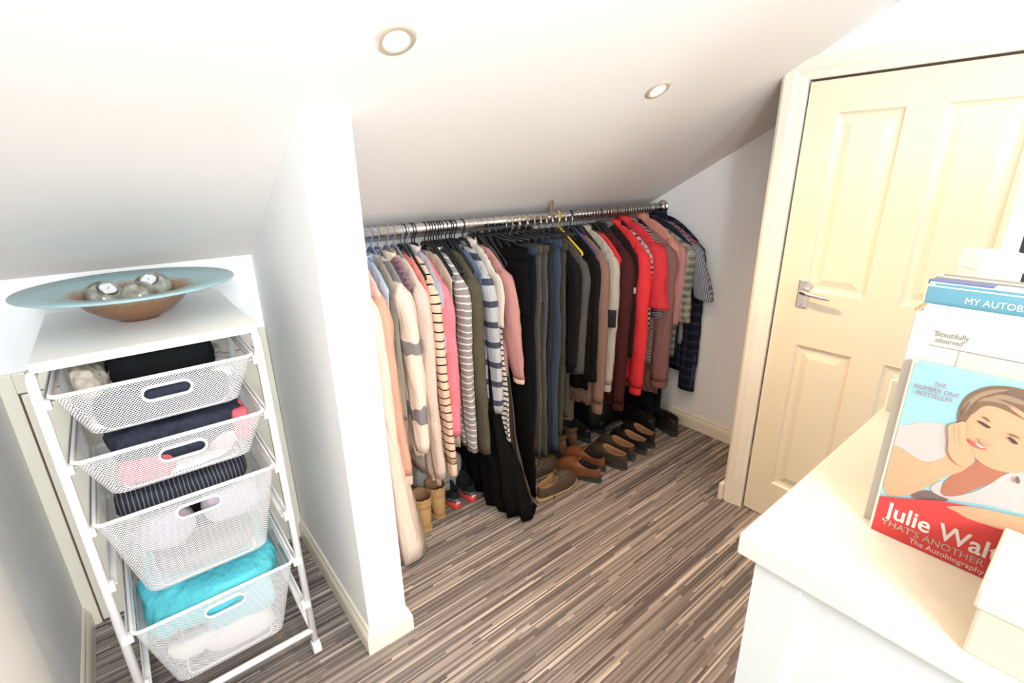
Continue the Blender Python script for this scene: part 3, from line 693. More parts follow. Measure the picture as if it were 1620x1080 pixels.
def basket(k, hx, hz, label=None):
    zt, zb = RIMZ[k]-.002, BOTZ[k]; x0, x1, y0, y1 = -.190, .246, 1.492, 2.015
    bx0, bx1 = -.138, .194; by0, by1 = 1.508, 1.985
    if k == 2: bx0, bx1 = -.128, .186
    if k == 3: bx0, bx1 = -.128, .180
    root = off(obj('basket', bmesh.new(), wire_m, tr))
    bm = bmesh.new(); uvl = bm.loops.layers.uv.new('UVMap')
    N = 14
    def at(t, u_, side):     # t: 0 rim..1 bottom; u_: 0..1 along side
        X0, X1, Y0, Y1 = x0+(bx0-x0)*t, x1+(bx1-x1)*t, y0+(by0-y0)*t, y1+(by1-y1)*t
        return X0, X1, Y0, Y1, zt+(zb-zt)*t
    rings = []; H = zt-zb; ts = [j/N*.93 for j in range(N)] + [.93, .965, .99, 1.0]
    for t in ts:
        X0, X1, Y0, Y1, z = at(t, 0, 0); r = .022+.012*t
        ins = 0 if t <= .93 else {.965: .006, .99: .016, 1.0: .030}[t]
        rings.append([(x, y, z) for (x, y) in rrect(X0+ins, X1-ins, Y0+ins, Y1-ins, max(.012, r-ins*.3))])
    # front (y min) side is rebuilt as a fine grid with the handle opening; sides/back/bottom from the loft
    V = [[bm.verts.new(p) for p in rg] for rg in rings]; n = len(rings[0])
    per = [0.0]
    for i in range(n): per.append(per[-1] + (Vector(rings[0][(i+1) % n])-Vector(rings[0][i])).length)
    ifront = n-1  # segment from last corner point (x0+r,y0) to first (x1-r,y0)
    for j in range(len(V)-1):
        for i in range(n):
            if i == ifront: continue
            f = bm.faces.new((V[j][i], V[j][(i+1) % n], V[j+1][(i+1) % n], V[j+1][i]))
            for lp, (a, b_) in zip(f.loops, ((per[i], j), (per[i+1], j), (per[i+1], j+1), (per[i], j+1))):
                lp[uvl].uv = (a, rings[b_][0][2])
    # front grid
    NX = 88; NZ = max(24, int(H/.005)); st = (.052, .0165)
    G_ = []
    for j in range(len(ts)-1):
        sub = max(1, int(round((ts[j+1]-ts[j])*H/.005))) if ts[j] < .93 else 1
        for q in range(sub): G_.append((j, q/sub))
    G_.append((len(ts)-2, 1.0))
    grid = []
    for (j, q) in G_:
        a0, a1 = Vector(rings[j][n-1]), Vector(rings[j][0]); b0, b1 = Vector(rings[j+1][n-1]), Vector(rings[j+1][0])
        p0, p1 = a0.lerp(b0, q), a1.lerp(b1, q); row = []
        for i in range(NX+1):
            p = p0.lerp(p1, i/NX); 
            row.append(bm.verts.new(p))
        grid.append(row)
    def sd(p):
        dx = max(abs(p.x-hx)-(st[0]-st[1]), 0); return math.hypot(dx, p.z-hz)-st[1]
    for j in range(len(grid)-1):
        for i in range(NX):
            vs = (grid[j][i], grid[j][i+1], grid[j+1][i+1], grid[j+1][i]); c = sum((v.co for v in vs), Vector())/4
            if sd(c) < 0: continue
            f = bm.faces.new(vs)
            for lp in f.loops: lp[uvl].uv = (lp.vert.co.x, lp.vert.co.z)
    f = bm.faces.new(V[-1][::-1])
    for lp in f.loops: lp[uvl].uv = (lp.vert.co.x, lp.vert.co.y)
    bm.to_mesh(root.data); bm.free(); root.data.transform(Matrix.Translation((-.028, -1.77, 0)))
    if root.data.materials: pass
    else: root.data.materials.append(wire_m)
    # rim wire and side flange
    rr = rrect(x0, x1, y0, y1, .022); ro = obj('rim', tube(bmesh.new(), [(x, y, zt) for x, y in rr], .0055, 8, closed=True), frame_m, root, True); off(ro)
    rl = bmesh.new(); r2 = rrect(x0-.0, x1+.0, y0, y1, .022); r3 = rrect(x0+.009, x1-.009, y0+.006, y1-.006, .018)
    A = [rl.verts.new((x, y, zt+.002)) for x, y in r2]; B = [rl.verts.new((x, y, zt-.007)) for x, y in r3]
    for i in range(len(A)): rl.faces.new((A[i], A[(i+1) % len(A)], B[(i+1) % len(A)], B[i]))
    off(obj('rim_band', rl, frame_m, root, True))
    fr = bmesh.new(); br_ = []
    rg = rings[-1]; tube(fr, [(p[0], p[1], p[2]) for p in rg], .0028, 6, closed=True); off(obj('base_wire', fr, frame_m, root, True))
    # handle ring, following the sloping front
    pts = []; yh = lambda z: y0+(by0-y0)*(zt-z)/(zt-zb)
    for k2 in range(40):
        a = 2*PI*k2/40; cx_ = hx+(st[0]-st[1])*(1 if math.cos(a) > 0 else -1); px, pz = cx_+(st[1]+.003)*math.cos(a), hz+(st[1]+.003)*math.sin(a)
        pts.append((px, yh(pz)-.001, pz))
    off(obj('grip_ring', tube(bmesh.new(), pts, .0062, 8, closed=True, flat=.55), frame_m, root, True))
    return root
basket(0, .034, 1.124); basket(1, .034, .944); basket(2, .036, .760); basket(3, .036, .394)

def lumpobj(name, label, cat, mat, c, s, seed=0, amp=.012, e=.45, fr=9, rz=0, ry=0, group='clothes in the mesh baskets'):
    o = obj(name, lump(0, 0, 0, *s, e=e, amp=amp, fr=fr, seed=seed), mat, None, True); o.location = c; o.rotation_euler = (0, ry, rz)
    return tag(o, label, cat, group)
TBLK = cloth('black_towelling', (.010, .010, .011), .3, scale=300)
NAVYM = cloth('navy_marl', (.035, .04, .06), .5, scale=80); TURQ = cloth('turquoise_towelling', (.12, .58, .68), .15, scale=250); WHT = cloth('white_fleece', (.80, .76, .74), .06)
CRL = cloth('cream_lace', (.62, .55, .46), .25, scale=90); REDP = cloth('red_pink_cotton', (.66, .14, .18), .25); PSTR = stripes('navy_pinstripe', (.025, .028, .040), (.16, .155, .17), .011, .25, .006, axis=0); LAVC = cloth('lavender_white', (.46, .42, .50), .08)
PALEB = cloth('pale_blue_knit', (.30, .62, .72), .12)
for a in (
 ('folded_towel', 'black towel folded thick in the top mesh basket', 'towel', TBLK, (.045, 1.72, 1.165), (.25, .30, .125), 1, .014),
 ('lace_camisole', 'cream lace camisole bunched at the left of the top basket', 'top', CRL, (-.120, 1.68, 1.150), (.070, .22, .075), 2, .022, .7, 18),
 ('sock_bundle', 'dark navy socks lying behind the grip of the top basket', 'socks', NAVYM, (.030, 1.555, 1.085), (.30, .08, .085), 3, .014),
 ('white_cloth', 'small white cloth at the lower left of the top basket', 'cloth', WHT, (-.110, 1.565, 1.058), (.06, .06, .025), 4, .010, .8),
 ('folded_vest', 'pale grey vest lying in the right end of the top basket', 'vest', WHT, (.180, 1.75, 1.10), (.06, .30, .05), 5, .010),
 ('navy_jumper', 'rolled dark navy jumper across the second basket', 'top', NAVYM, (.040, 1.605, .958), (.33, .15, .115), 6, .016, .5, 14),
 ('black_shirt', 'rolled black top behind the navy one in the second basket', 'top', TBLK, (-.03, 1.80, .975), (.25, .14, .08), 7, .016),
 ('red_vest', 'red and pink vest at the left of the second basket', 'vest', REDP, (-.055, 1.548, .905), (.13, .06, .060), 8, .012),
 ('pink_vest', 'pink red top crumpled at the right end of the second basket', 'top', REDP, (.192, 1.585, .955), (.05, .12, .095), 9, .014),
 ('white_lace', 'white lace underwear along the floor of the second basket', 'underwear', WHT, (.020, 1.565, .882), (.27, .09, .03), 10, .014, .7, 22),
 ('pale_bra', 'pale pink and white bra at the right of the second basket', 'bra', cloth('pale_blush', (.72, .50, .48), .12), (.13, 1.56, .925), (.085, .08, .06), 11, .012, .8),
 ('striped_trousers', 'navy pinstriped trousers folded on top in the third basket', 'trousers', PSTR, (.020, 1.655, .790), (.335, .23, .085), 12, .014, .5, 8),
 ('lavender_bra', 'lavender white cup shape at the left of the third basket', 'bra', LAVC, (-.055, 1.585, .680), (.15, .11, .13), 13, .010, .9),
 ('lavender_shirt', 'lavender white shirt folded at the right of the third basket', 'shirt', LAVC, (.120, 1.585, .700), (.16, .11, .11), 14, .012, .7),
 ('dark_jumper', 'dark grey jumper filling the middle of the third basket', 'jumper', CHAR, (.03, 1.70, .66), (.26, .18, .12), 15, .012),
 ('grey_jumper', 'mid grey jumper folded at the bottom of the third basket', 'jumper', cloth('mid_grey', (.30, .28, .30), .12), (.035, 1.66, .555), (.27, .24, .06), 16, .01),
 ('turquoise_towel', 'fluffy turquoise towel filling the top of the lowest basket', 'towel', TURQ, (.025, 1.720, .375), (.375, .38, .145), 17, .045, .4, 9),
 ('blue_towel', 'pale blue towel hanging inside the front of the lowest basket', 'towel', PALEB, (.075, 1.545, .345), (.20, .055, .13), 18, .014, .5, 12),
 ('white_shirt', 'crumpled white cloth along the bottom right of the lowest basket', 'cloth', WHT, (.060, 1.575, .232), (.20, .10, .105), 19, .018, .5, 14),
 ('white_towel', 'crumpled white cloth at the lower left of the lowest basket', 'cloth', WHT, (-.07, 1.560, .255), (.12, .06, .06), 20, .022, .7, 16),
 ): lumpobj(*a)

# ------------------------------------------------------------------ glass bowl with tealight orbs
def bowl_mat():
    m, n, l, b = nt('art_glass', .28, 0, .5)
    tc = n.new('ShaderNodeTexCoord'); sp = n.new('ShaderNodeSeparateXYZ'); l.new(tc.outputs['Object'], sp.inputs[0])
    r = math_n(n, l, 'SQRT', math_n(n, l, 'ADD', math_n(n, l, 'POWER', sp.outputs[0], 2), math_n(n, l, 'POWER', sp.outputs[1], 2)))
    nz = noise_n(n, l, 90, 4, tc.outputs['Object']); r = math_n(n, l, 'ADD', r, math_n(n, l, 'MULTIPLY', math_n(n, l, 'SUBTRACT', nz.outputs['Fac'], .5), .03))
    rp = n.new('ShaderNodeValToRGB'); e = rp.color_ramp.elements; e[0].position = .0; e[0].color = c4((.10, .045, .03)); e[1].position = 1; e[1].color = c4((.50, .74, .78))
    for p_, c_ in ((.30, (.20, .075, .03)), (.50, (.26, .13, .06)), (.56, (.36, .30, .24)), (.62, (.40, .60, .63)), (.8, (.40, .70, .76))):
        q = rp.color_ramp.elements.new(p_); q.color = c4(c_)
    l.new(math_n(n, l, 'DIVIDE', r, .26), rp.inputs[0]); l.new(rp.outputs[0], b.inputs['Base Color'])
    b.inputs['Coat Weight'].default_value = .2
    mr = n.new('ShaderNodeMapRange'); mr.inputs['From Min'].default_value = .145; mr.inputs['From Max'].default_value = .18; mr.inputs['To Min'].default_value = 0; mr.inputs['To Max'].default_value = .35
    l.new(r, mr.inputs['Value']); l.new(mr.outputs[0], b.inputs['Transmission Weight']); return m
bw = thing('glass_bowl', 'wide art glass bowl with frosted blue rim and speckled brown centre on the trolley top', 'bowl', (.022, 1.80, 1.260))
out_ = [(0, .004), (.046, .002), (.050, .0), (.052, .004), (.085, .020), (.118, .045), (.140, .074), (.150, .084), (.20, .090), (.262, .098), (.2645, .101), (.262, .104), (.20, .096), (.152, .090), (.136, .078), (.112, .050), (.08, .027), (.04, .013), (0, .011)]
obj('dish', lathe(out_, 96), bowl_mat(), bw, True)
def orb_mat():
    m, n, l, b = nt('mottled_glaze', .18, 0, .5); t = noise_n(n, l, 28, 5)
    r = n.new('ShaderNodeValToRGB'); e = r.color_ramp.elements; e[0].position = .35; e[0].color = c4((.13, .095, .075)); e[1].position = .65; e[1].color = c4((.42, .46, .40)); l.new(t.outputs['Fac'], r.inputs[0]); l.new(r.outputs[0], b.inputs['Base Color'])
    return m
orb_m = orb_mat(); wax = plain('white_wax', (.78, .80, .80), .5); tin = plain('tealight_tin', (.6, .6, .6), .3, 1)
for (dx, dy, dz, tx, ty, lb) in ((-.066, .015, .070, .42, -.30, 'mottled ceramic tealight holder at the left of the bowl'), (.050, .055, .074, -.25, -.42, 'mottled ceramic tealight holder at the back of the bowl'), (.012, -.050, .066, .0, .9, 'mottled ceramic tealight holder at the front of the bowl, turned away')):
    t = thing('tealight_holder', lb, 'candle holder', (.022+dx, 1.80+dy, 1.260+dz), 0, 'tealight holders in the glass bowl'); t.rotation_euler = (tx if ty == .9 else -.35*0+ty*-.0+ .55 if ty > -.5 and tx > 0 else .55, tx*.9 if ty != .9 else 0, 0)
    if ty == .9: t.rotation_euler = (-1.1, .3, 0)
    prof = [(0, -.046)] + [(.050*math.sin(a), -.044*math.cos(a)) for a in [R_(q) for q in range(12, 146, 8)]] + [(.0255, .033), (.0235, .020), (0, .020)]
    obj('shell', lathe(prof, 40), orb_m, t, True)
    tl = obj('tealight_cup', lathe([(0, .021), (.0205, .021), (.0215, .036), (.0200, .036), (.0195, .034)], 32), tin, t, True)
    obj('wax', lathe([(.0198, .0335), (.010, .0330), (0, .0325)], 32), wax, tl, True)
    obj('wick', nt_tube([(0, 0, .032), (.001, 0, .040)], .0008, 6), blk_pl, tl)

# ------------------------------------------------------------------ shoes
LEA_TAN = plain('tan_suede', (.50, .30, .12), .8, 0, .2, .2, 40, .2); LEA_BRN = plain('chestnut_leather', (.20, .072, .030), .35, 0, .5, .3, 18, .1)
LEA_DK = plain('dark_brown_leather', (.055, .038, .028), .4, 0, .5, .3, 20, .1); LEA_BLK = plain('black_leather', (.014, .013, .013), .38, 0, .5, .3, 20, .1)
LEA_OLV = plain('olive_brown_suede', (.085, .062, .042), .8, 0, .2, .35, 25, .2); LIN_TAN = plain('tan_lining', (.36, .20, .10), .6, 0, .3, .12, 20)
LIN_BLK = plain('black_lining', (.012, .01, .01), .9); SOLE_BLK = plain('black_sole', (.03, .035, .032), .6); SOLE_RED = plain('red_sole', (.72, .07, .05), .45); SOLE_GUM = plain('gum_sole', (.33, .24, .13), .6)
SOLE_TAN = plain('tan_sole', (.42, .24, .09), .7); TRAIN = cloth('black_trainer_mesh', (.020, .020, .022), .3, scale=300); GREYR = plain('grey_rubber', (.09, .09, .10), .4); BOOT_BR = plain('brown_boot_leather', (.13, .065, .035), .45, 0, .4, .3, 20, .1)
def shoe(name, label, x, y, rz, L=.27, upper=LEA_DK, sole=SOLE_BLK, lining=LIN_TAN, hz=.066, fz=.088, shaft=0, heel_h=.022, sole_t=.010, width=.098, open_s=(.035, .50), lace=None, heel_mat=None, foxing=None, cuff=None, group=None, cat='shoe', open_w=.031, chunky=1.0, badge=None):
    t = thing(name, label, cat, (x, y, 0), rz, group)
    W_ = width/2
    def outl(th, f=1.0):
        s = (1-math.cos(th))/2
        sh = .70 + .30*math.sin(min(1, max(0, (s-.15)/.58))*PI/2)**2 - .12*max(0, s-.8)/.2 - .05*math.exp(-((s-.42)/.12)**2)
        return (math.copysign(abs(math.sin(th))**.62, math.sin(th))*W_*sh*f, L/2 - L/2*math.cos(th)*1.0 + (f-1)*L/2*(-math.cos(th)), s)
    N = 40; o0, o1 = open_s[0]*L, open_s[1]*L
    ths = [2*PI*i/N for i in range(N)]
    def base_z(s): return sole_t + heel_h*max(0, min(1, (.42-s)/.22)) if not foxing else sole_t
    rings = []
    V_ = 12
    for j in range(V_+1):
        v = j/V_; row = []
        for th in ths:
            x0, y0, s = outl(th, .97)
            ox = open_w*math.copysign(abs(math.sin(th))**.8, math.sin(th)); oy = (o0+o1)/2-(o1-o0)/2*math.cos(th)
            zr = hz+(fz-hz)*((1-math.cos(th))/2)**1.5 - .012*math.sin(th)**2
            zr += base_z(.2)*.7
            h = v**(1.5 if s > .4 else 1.15); z = base_z(s) + (zr-base_z(s))*(1-(1-v)**(2.3 if s > .5 else 1.35))
            bul = 1+.07*math.sin(v*PI)
            row.append(((x0*(1-h)+ox*h)*bul, y0*(1-h)+oy*h - (.004 if s < .1 else 0)*math.sin(v*PI), z))
        rings.append(row)
    if shaft:
        top = rings[-1]
        for k in range(1, 9):
            q = k/8; rings.append([(p[0]*(1+.10*q), p[1]+(.006*q if p[1] > L*.3 else -.002*q) + .003*math.sin(q*9), p[2]+(shaft-p[2])*q + .004*math.cos(3*i_)) for i_, p in enumerate(top)])
    upm = obj('upper', loft(rings, True, False), upper, t, True)
    rim = rings[-1]; cy = sum(p[1] for p in rim)/N
    li = [[(p[0]*f, cy+(p[1]-cy)*f, p[2]+dz) for p in rim] for f, dz in ((1.0, 0), (.96, .0015), (.90, -.001), (.87, -.012))]
    li.append([(p[0]*.86, cy+(p[1]-cy)*.92, .45*p[2]+.01) for p in rim]); li.append([(p[0]*.8, cy+(p[1]-cy)*.9, sole_t+base_z(.2)*.5+.006) for p in rim])
    obj('lining', loft(li, False, True), lining, t, True)
    # sole
    sr = [[(a, b_, z) for (a, b_, s) in [outl(th, f) for th in ths]] for f, z in ((.97, 0), (1.05*chunky, .001), (1.055*chunky, sole_t*.6), (1.03*chunky, sole_t), (.9, sole_t+.001))]
    if foxing is None:
        so = obj('sole', loft(sr, True, True), sole, t, True)
        hb = []
        for f, z in ((.99, 0), (1.03, .001), (1.03, heel_h+sole_t), (.98, heel_h+sole_t+.001)):
            hb.append([(a, min(b_, L*.27), z) for (a, b_, s) in [outl(th, f) for th in ths]])
        obj('heel', loft(hb, True, True), heel_mat or sole, t, False)
        for ring in (0,): pass
    else:
        sr2 = [[(a, b_, z + (.012 if s < .1 else 0)*(z > .02)) for (a, b_, s) in [outl(th, f) for th in ths]] for f, z in ((.94, 0), (1.05, .002), (1.08, sole_t*.5), (1.05, sole_t), (1.01, sole_t+.002), (.9, sole_t+.004))]
        obj('sole', loft(sr2, True, True), sole, t, True)
        fx = [[(a, b_, z+(.014 if s < .2 else 0)) for (a, b_, s) in [outl(th, f) for th in ths]] for f, z in ((1.03, sole_t), (1.05, sole_t+.004), (1.02, sole_t+.018), (.96, sole_t+.020))]
        obj('rubber_band', loft(fx, False, False), foxing, t, True)
    if lace:
        tg = [(0, o1+.045, base_z(.6)+.045), (0, o1+.02, fz-.012), (0, o1-.005, fz+.012), (0, o1-.018, fz+.030)]
        bm = bmesh.new(); tube(bm, tg, [.012, .02, .022, .018], 10, flat=.25); obj('tongue', bm, upper, t, True)
        bm = bmesh.new()
        for k in range(4):
            yy = o1+.042-.018*k; zz = fz - .016 + .010*k*.7 + (.0 if k else -.006)
            tube(bm, [(-.024, yy-.004, zz-.010), (0, yy, zz+.007), (.024, yy-.004, zz-.010)], .0022, 6)
            tube(bm, [(-.022, yy-.004, zz-.010), (.022, yy-.020, zz-.004)], .0018, 6)
        zz = fz+.012; yy = o1-.010
        for s in (-1, 1):
            tube(bm, [(0, yy, zz), (s*.018, yy+.004, zz+.014), (s*.036, yy+.010, zz+.004), (s*.022, yy+.012, zz-.006), (0, yy, zz)], .0018, 6)
            tube(bm, [(0, yy, zz), (s*.014, yy+.018, zz+.004), (s*.034, yy+.036, zz-.020)], .0017, 6)
        obj('laces', bm, lace, t, True)
    if cuff:
        cr = [[(p[0]*f, cy+(p[1]-cy)*f, p[2]+dz) for p in rings[-3]] for f, dz in ((1.02, 0), (1.05, .004), (1.05, .016), (1.02, .020))]
        obj('ankle_band', loft(cr), cuff, t, True)
    if badge:
        obj('badge', nb(-.012, -.010, .035, .010, -.004, .047, bev=.003), badge, t)
    return t
OLV_L = cloth('olive_lace', (.16, .14, .09), .1); BRL = cloth('brown_lace', (.09, .05, .03), .1); BKL = cloth('black_lace', (.02, .02, .02), .1)
Gs = 'shoes on the closet floor'
kw = dict(L=.245, upper=LEA_TAN, sole=SOLE_TAN, lining=LIN_TAN, hz=.09, fz=.10, shaft=.172, width=.116, group=Gs, cat='boot', cuff=LEA_TAN, open_w=.043, open_s=(.02, .46), heel_h=.012)
shoe('ankle_boot', 'tan suede ankle boot nearer the partition wall', .905, 1.815, -.10, **kw)
shoe('ankle_boot', 'tan suede ankle boot beside the black and red trainers', 1.005, 1.850, -.12, **kw)
kw = dict(L=.27, upper=TRAIN, sole=SOLE_RED, lining=LIN_BLK, foxing=GREYR, sole_t=.026, hz=.075, fz=.10, group=Gs, cat='trainer', badge=WHITEC, lace=BKL)
shoe('trainer', 'black trainer with red sole next to the tan boots', 1.110, 1.865, -.06, **kw)
shoe('trainer', 'black trainer with red sole beside the long black dress', 1.205, 1.860, -.10, **kw)
kw = dict(L=.29, upper=LEA_OLV, sole=SOLE_GUM, lining=LIN_TAN, hz=.07, fz=.095, lace=OLV_L, group=Gs, heel_h=.004, sole_t=.018, width=.105)
shoe('walking_shoe', 'olive brown laced walking shoe lying crosswise in front with its toe to the right', 1.465, 1.640, -PI/2+.05, **kw)
shoe('walking_shoe', 'olive brown laced walking shoe behind its pair, toe to the right', 1.500, 1.800, -PI/2+.10, **kw)
kw = dict(L=.285, upper=LEA_BRN, sole=SOLE_BLK, lining=LIN_BLK, lace=BRL, group=Gs)
shoe('lace_up_shoe', 'chestnut leather lace-up shoe nearest the walking shoe', 1.850, 1.545, .36, **kw)
shoe('lace_up_shoe', 'chestnut leather lace-up shoe behind its pair', 1.950, 1.600, .30, **kw)
kw = dict(L=.28, upper=LEA_DK, sole=SOLE_BLK, lining=LIN_TAN, group=Gs, hz=.075, fz=.088, open_s=(.03, .56), open_w=.034)
shoe('slip_on_shoe', 'dark brown slip-on shoe with tan lining beside the chestnut pair', 2.055, 1.530, .16, **kw)
shoe('slip_on_shoe', 'dark brown slip-on shoe with tan lining, right one of its pair', 2.165, 1.560, .10, **kw)
kw['upper'] = LEA_BLK
shoe('slip_on_shoe', 'black slip-on shoe with tan lining, left one of its pair', 2.275, 1.555, .06, **kw)
shoe('slip_on_shoe', 'black slip-on shoe with tan lining, right one of its pair', 2.375, 1.570, -.02, **kw)
kw = dict(L=.29, upper=LEA_BLK, sole=SOLE_BLK, lining=LIN_BLK, hz=.085, fz=.10, shaft=.115, group=Gs, cat='boot', lace=BKL, open_w=.038)
shoe('hiking_boot', 'black boot with loose laces nearest the side wall', 2.600, 1.560, -.30, **kw)
shoe('hiking_boot', 'black boot behind the one nearest the side wall', 2.500, 1.660, -.15, **kw)
kw = dict(L=.27, upper=BOOT_BR, sole=SOLE_BLK, lining=LIN_BLK, hz=.09, fz=.10, shaft=.16, group=Gs, cat='boot', open_w=.038)
shoe('ankle_boot', 'brown leather ankle boot at the back, left of the dark shoes', 1.870, 1.84, .1, **kw)
shoe('ankle_boot', 'brown leather ankle boot at the back behind the chestnut shoes', 1.980, 1.86, .0, **kw)
kw = dict(L=.27, upper=LEA_BLK, sole=SOLE_BLK, lining=LIN_BLK, group=Gs, lace=BKL)
shoe('lace_up_shoe', 'black lace-up shoe behind the dark brown slip-ons', 2.12, 1.875, .0, **kw)
shoe('lace_up_shoe', 'black lace-up shoe behind the black slip-ons', 2.27, 1.885, -.1, **kw)
BAG = plain('black_nylon', (.006, .006, .007), .55, 0, .4, .3, 12, .2); SBAG = cloth('grey_canvas', (.36, .34, .31), .12); CARD = plain('brown_card', (.24, .17, .12), .8, 0, .2, .1, 10)
def bag(label, c, s, mat, seed, nm='holdall'):
    t = thing(nm, label, 'bag', (c[0], c[1], 0)); obj('body', lump(0, 0, s[2]/2, *s, e=.5, amp=.02, fr=6, seed=seed), mat, t, True)
    for q in (-1, 1):
        P = [(s[0]*.22*math.cos(a), q*s[1]*.18, s[2]*.93+.07*math.sin(a)) for a in [PI*k/10 for k in range(11)]]
        obj('strap', nt_tube(P, .006, 8, flat=.5), mat, t, True)
    return t
bag('black holdall slumped against the back wall under the men\'s clothes', (2.40, 2.03), (.42, .24, .26), BAG, 3)
bag('black rucksack at the back beneath the trousers', (1.62, 2.06), (.30, .20, .22), BAG, 5, 'rucksack')
bag('grey canvas bag behind the tan boots', (1.10, 2.07), (.28, .18, .24), SBAG, 7)
bag('black shoulder bag behind the red-soled trainers', (1.34, 2.09), (.18, .16, .30), BAG, 9, 'shoulder_bag')
t = thing('storage_box', 'brown cardboard box at the back behind the brown boots', 'box', (1.98, 2.09, 0)); obj('body', nb(-.14, -.07, 0, .14, .07, .24, bev=.003), CARD, t); obj('lid', nb(-.145, -.075, .235, .145, .075, .265, bev=.003), CARD, t)
G('coat', 'black raincoat hanging low behind the red hoodie and fleece', 'coat', 2.585, .12, cloth('black_raincoat', (.010, .011, .016), .4), None, w=.23, th=.024, th2=.09, flare=.03, fold=.014, hang=None, lean=.0, zs=1.15, zt=1.25)

# ------------------------------------------------------------------ chest with books, near right
CX, CY, CZ = .557, .229, 1.200
ch = thing('chest_of_drawers', 'tall white chest in the near right corner carrying the row of books', 'chest', (CX, CY, 0))
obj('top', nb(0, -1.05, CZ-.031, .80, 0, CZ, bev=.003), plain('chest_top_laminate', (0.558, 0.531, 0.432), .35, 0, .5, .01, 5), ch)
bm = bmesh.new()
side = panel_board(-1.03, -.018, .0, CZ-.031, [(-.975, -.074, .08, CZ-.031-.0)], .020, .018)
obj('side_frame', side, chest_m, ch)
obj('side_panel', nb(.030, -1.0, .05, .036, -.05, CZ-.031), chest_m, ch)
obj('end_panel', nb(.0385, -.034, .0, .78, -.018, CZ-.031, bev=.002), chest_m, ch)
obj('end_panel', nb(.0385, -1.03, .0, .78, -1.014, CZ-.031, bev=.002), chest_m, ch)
for k in range(5):
    z0 = .06+k*.22
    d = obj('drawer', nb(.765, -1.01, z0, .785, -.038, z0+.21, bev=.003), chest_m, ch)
    for yy in (-.8, -.25): obj('knob', nt_tube([(.785, yy, z0+.105), (.79, yy, z0+.105), (.80, yy, z0+.105), (.806, yy, z0+.105)], [.006, .006, .014, .010], 14), chrome_m, d, True)

PAGE = plain('book_pages', (.80, .74, .62), .8, 0, .2, .04, 200)
def pm(name, col, rough=.45): return plain(name, col, rough, 0, .4)
def text_mesh(s, size, mat, parent, y, z, x, width=None, sx=None, name='lettering', bold=0):
    cu = bpy.data.curves.new('t', 'FONT'); cu.body = s; cu.size = size; cu.offset = bold; cu.resolution_u = 3
    o = bpy.data.objects.new('t', cu); COL.objects.link(o); bpy.context.view_layer.update()
    me = bpy.data.meshes.new_from_object(o); bpy.data.objects.remove(o); bpy.data.curves.remove(cu)
    xs = [v.co.x for v in me.vertices]; w = max(xs)-min(xs); f = width/w if width else 1; m0 = min(xs)
    for v in me.vertices: v.co = Vector((x, y-(v.co.x-m0)*f, z+v.co.y))
    me.materials.append(mat); r = bpy.data.objects.new(name, me); COL.objects.link(r); r.parent = parent; return r
def book(label, x, y0, y1, h, th, cover, spine=None, pages=PAGE):
    """upright book, cover facing -x; spine on the +y edge. local origin = (x, y0) spine corner at the base"""
    t = thing('book', label, 'book', (x, y0, CZ), 0, 'row of books on the white chest'); w = y0-y1
    bm = bmesh.new(); box(bm, 0, -w, 0, .0022, 0, h, bev=.0006, seg=1); box(bm, th-.0022, -w, 0, th, 0, h, bev=.0006, seg=1)
    c = obj('cover', bm, cover, t)
    P = [(.0011 + (th-.0022)*k/8, -.0005 + .004*math.sin(PI*k/8)) for k in range(9)]
    Q = [(p[0], p[1]-.0016) for p in P[::-1]]
    obj('spine', prism(P+Q, 'z', 0, h), spine or cover, t)
    obj('pages', nb(.0024, -w+.003, .003, th-.0024, -.002, h-.003), pages, t)
    return t
BX = .699
b1 = book('paperback autobiography with a red band and a smiling woman on its pale blue cover', BX, .1245, -.030, .234, .014, pm('pale_blue_print', (0.216, 0.374, 0.403)), pm('cream_spine', (.80, .76, .70)))
ARTM = {'blush': pm('blush_print', (0.413, 0.323, 0.3)), 'skin': pm('skin_print', (0.448, 0.24, 0.136)), 'skindark': pm('skin_shade_print', (0.288, 0.104, 0.06)), 'shade': pm('dark_print', (.12, .08, .07)),
        'cheek': pm('cheek_print', (0.459, 0.204, 0.119)), 'hair': pm('hair_print', (0.14, 0.081, 0.049)), 'hairlight': pm('hair_light_print', (0.232, 0.15, 0.094)), 'eye': pm('eye_print', (.04, .03, .03)), 'lip': pm('lip_print', (.52, .07, .07)), 'skinlight': pm('teeth_print', (.62, .55, .48)), 'red': pm('red_print', (0.476, 0.034, 0.032))}
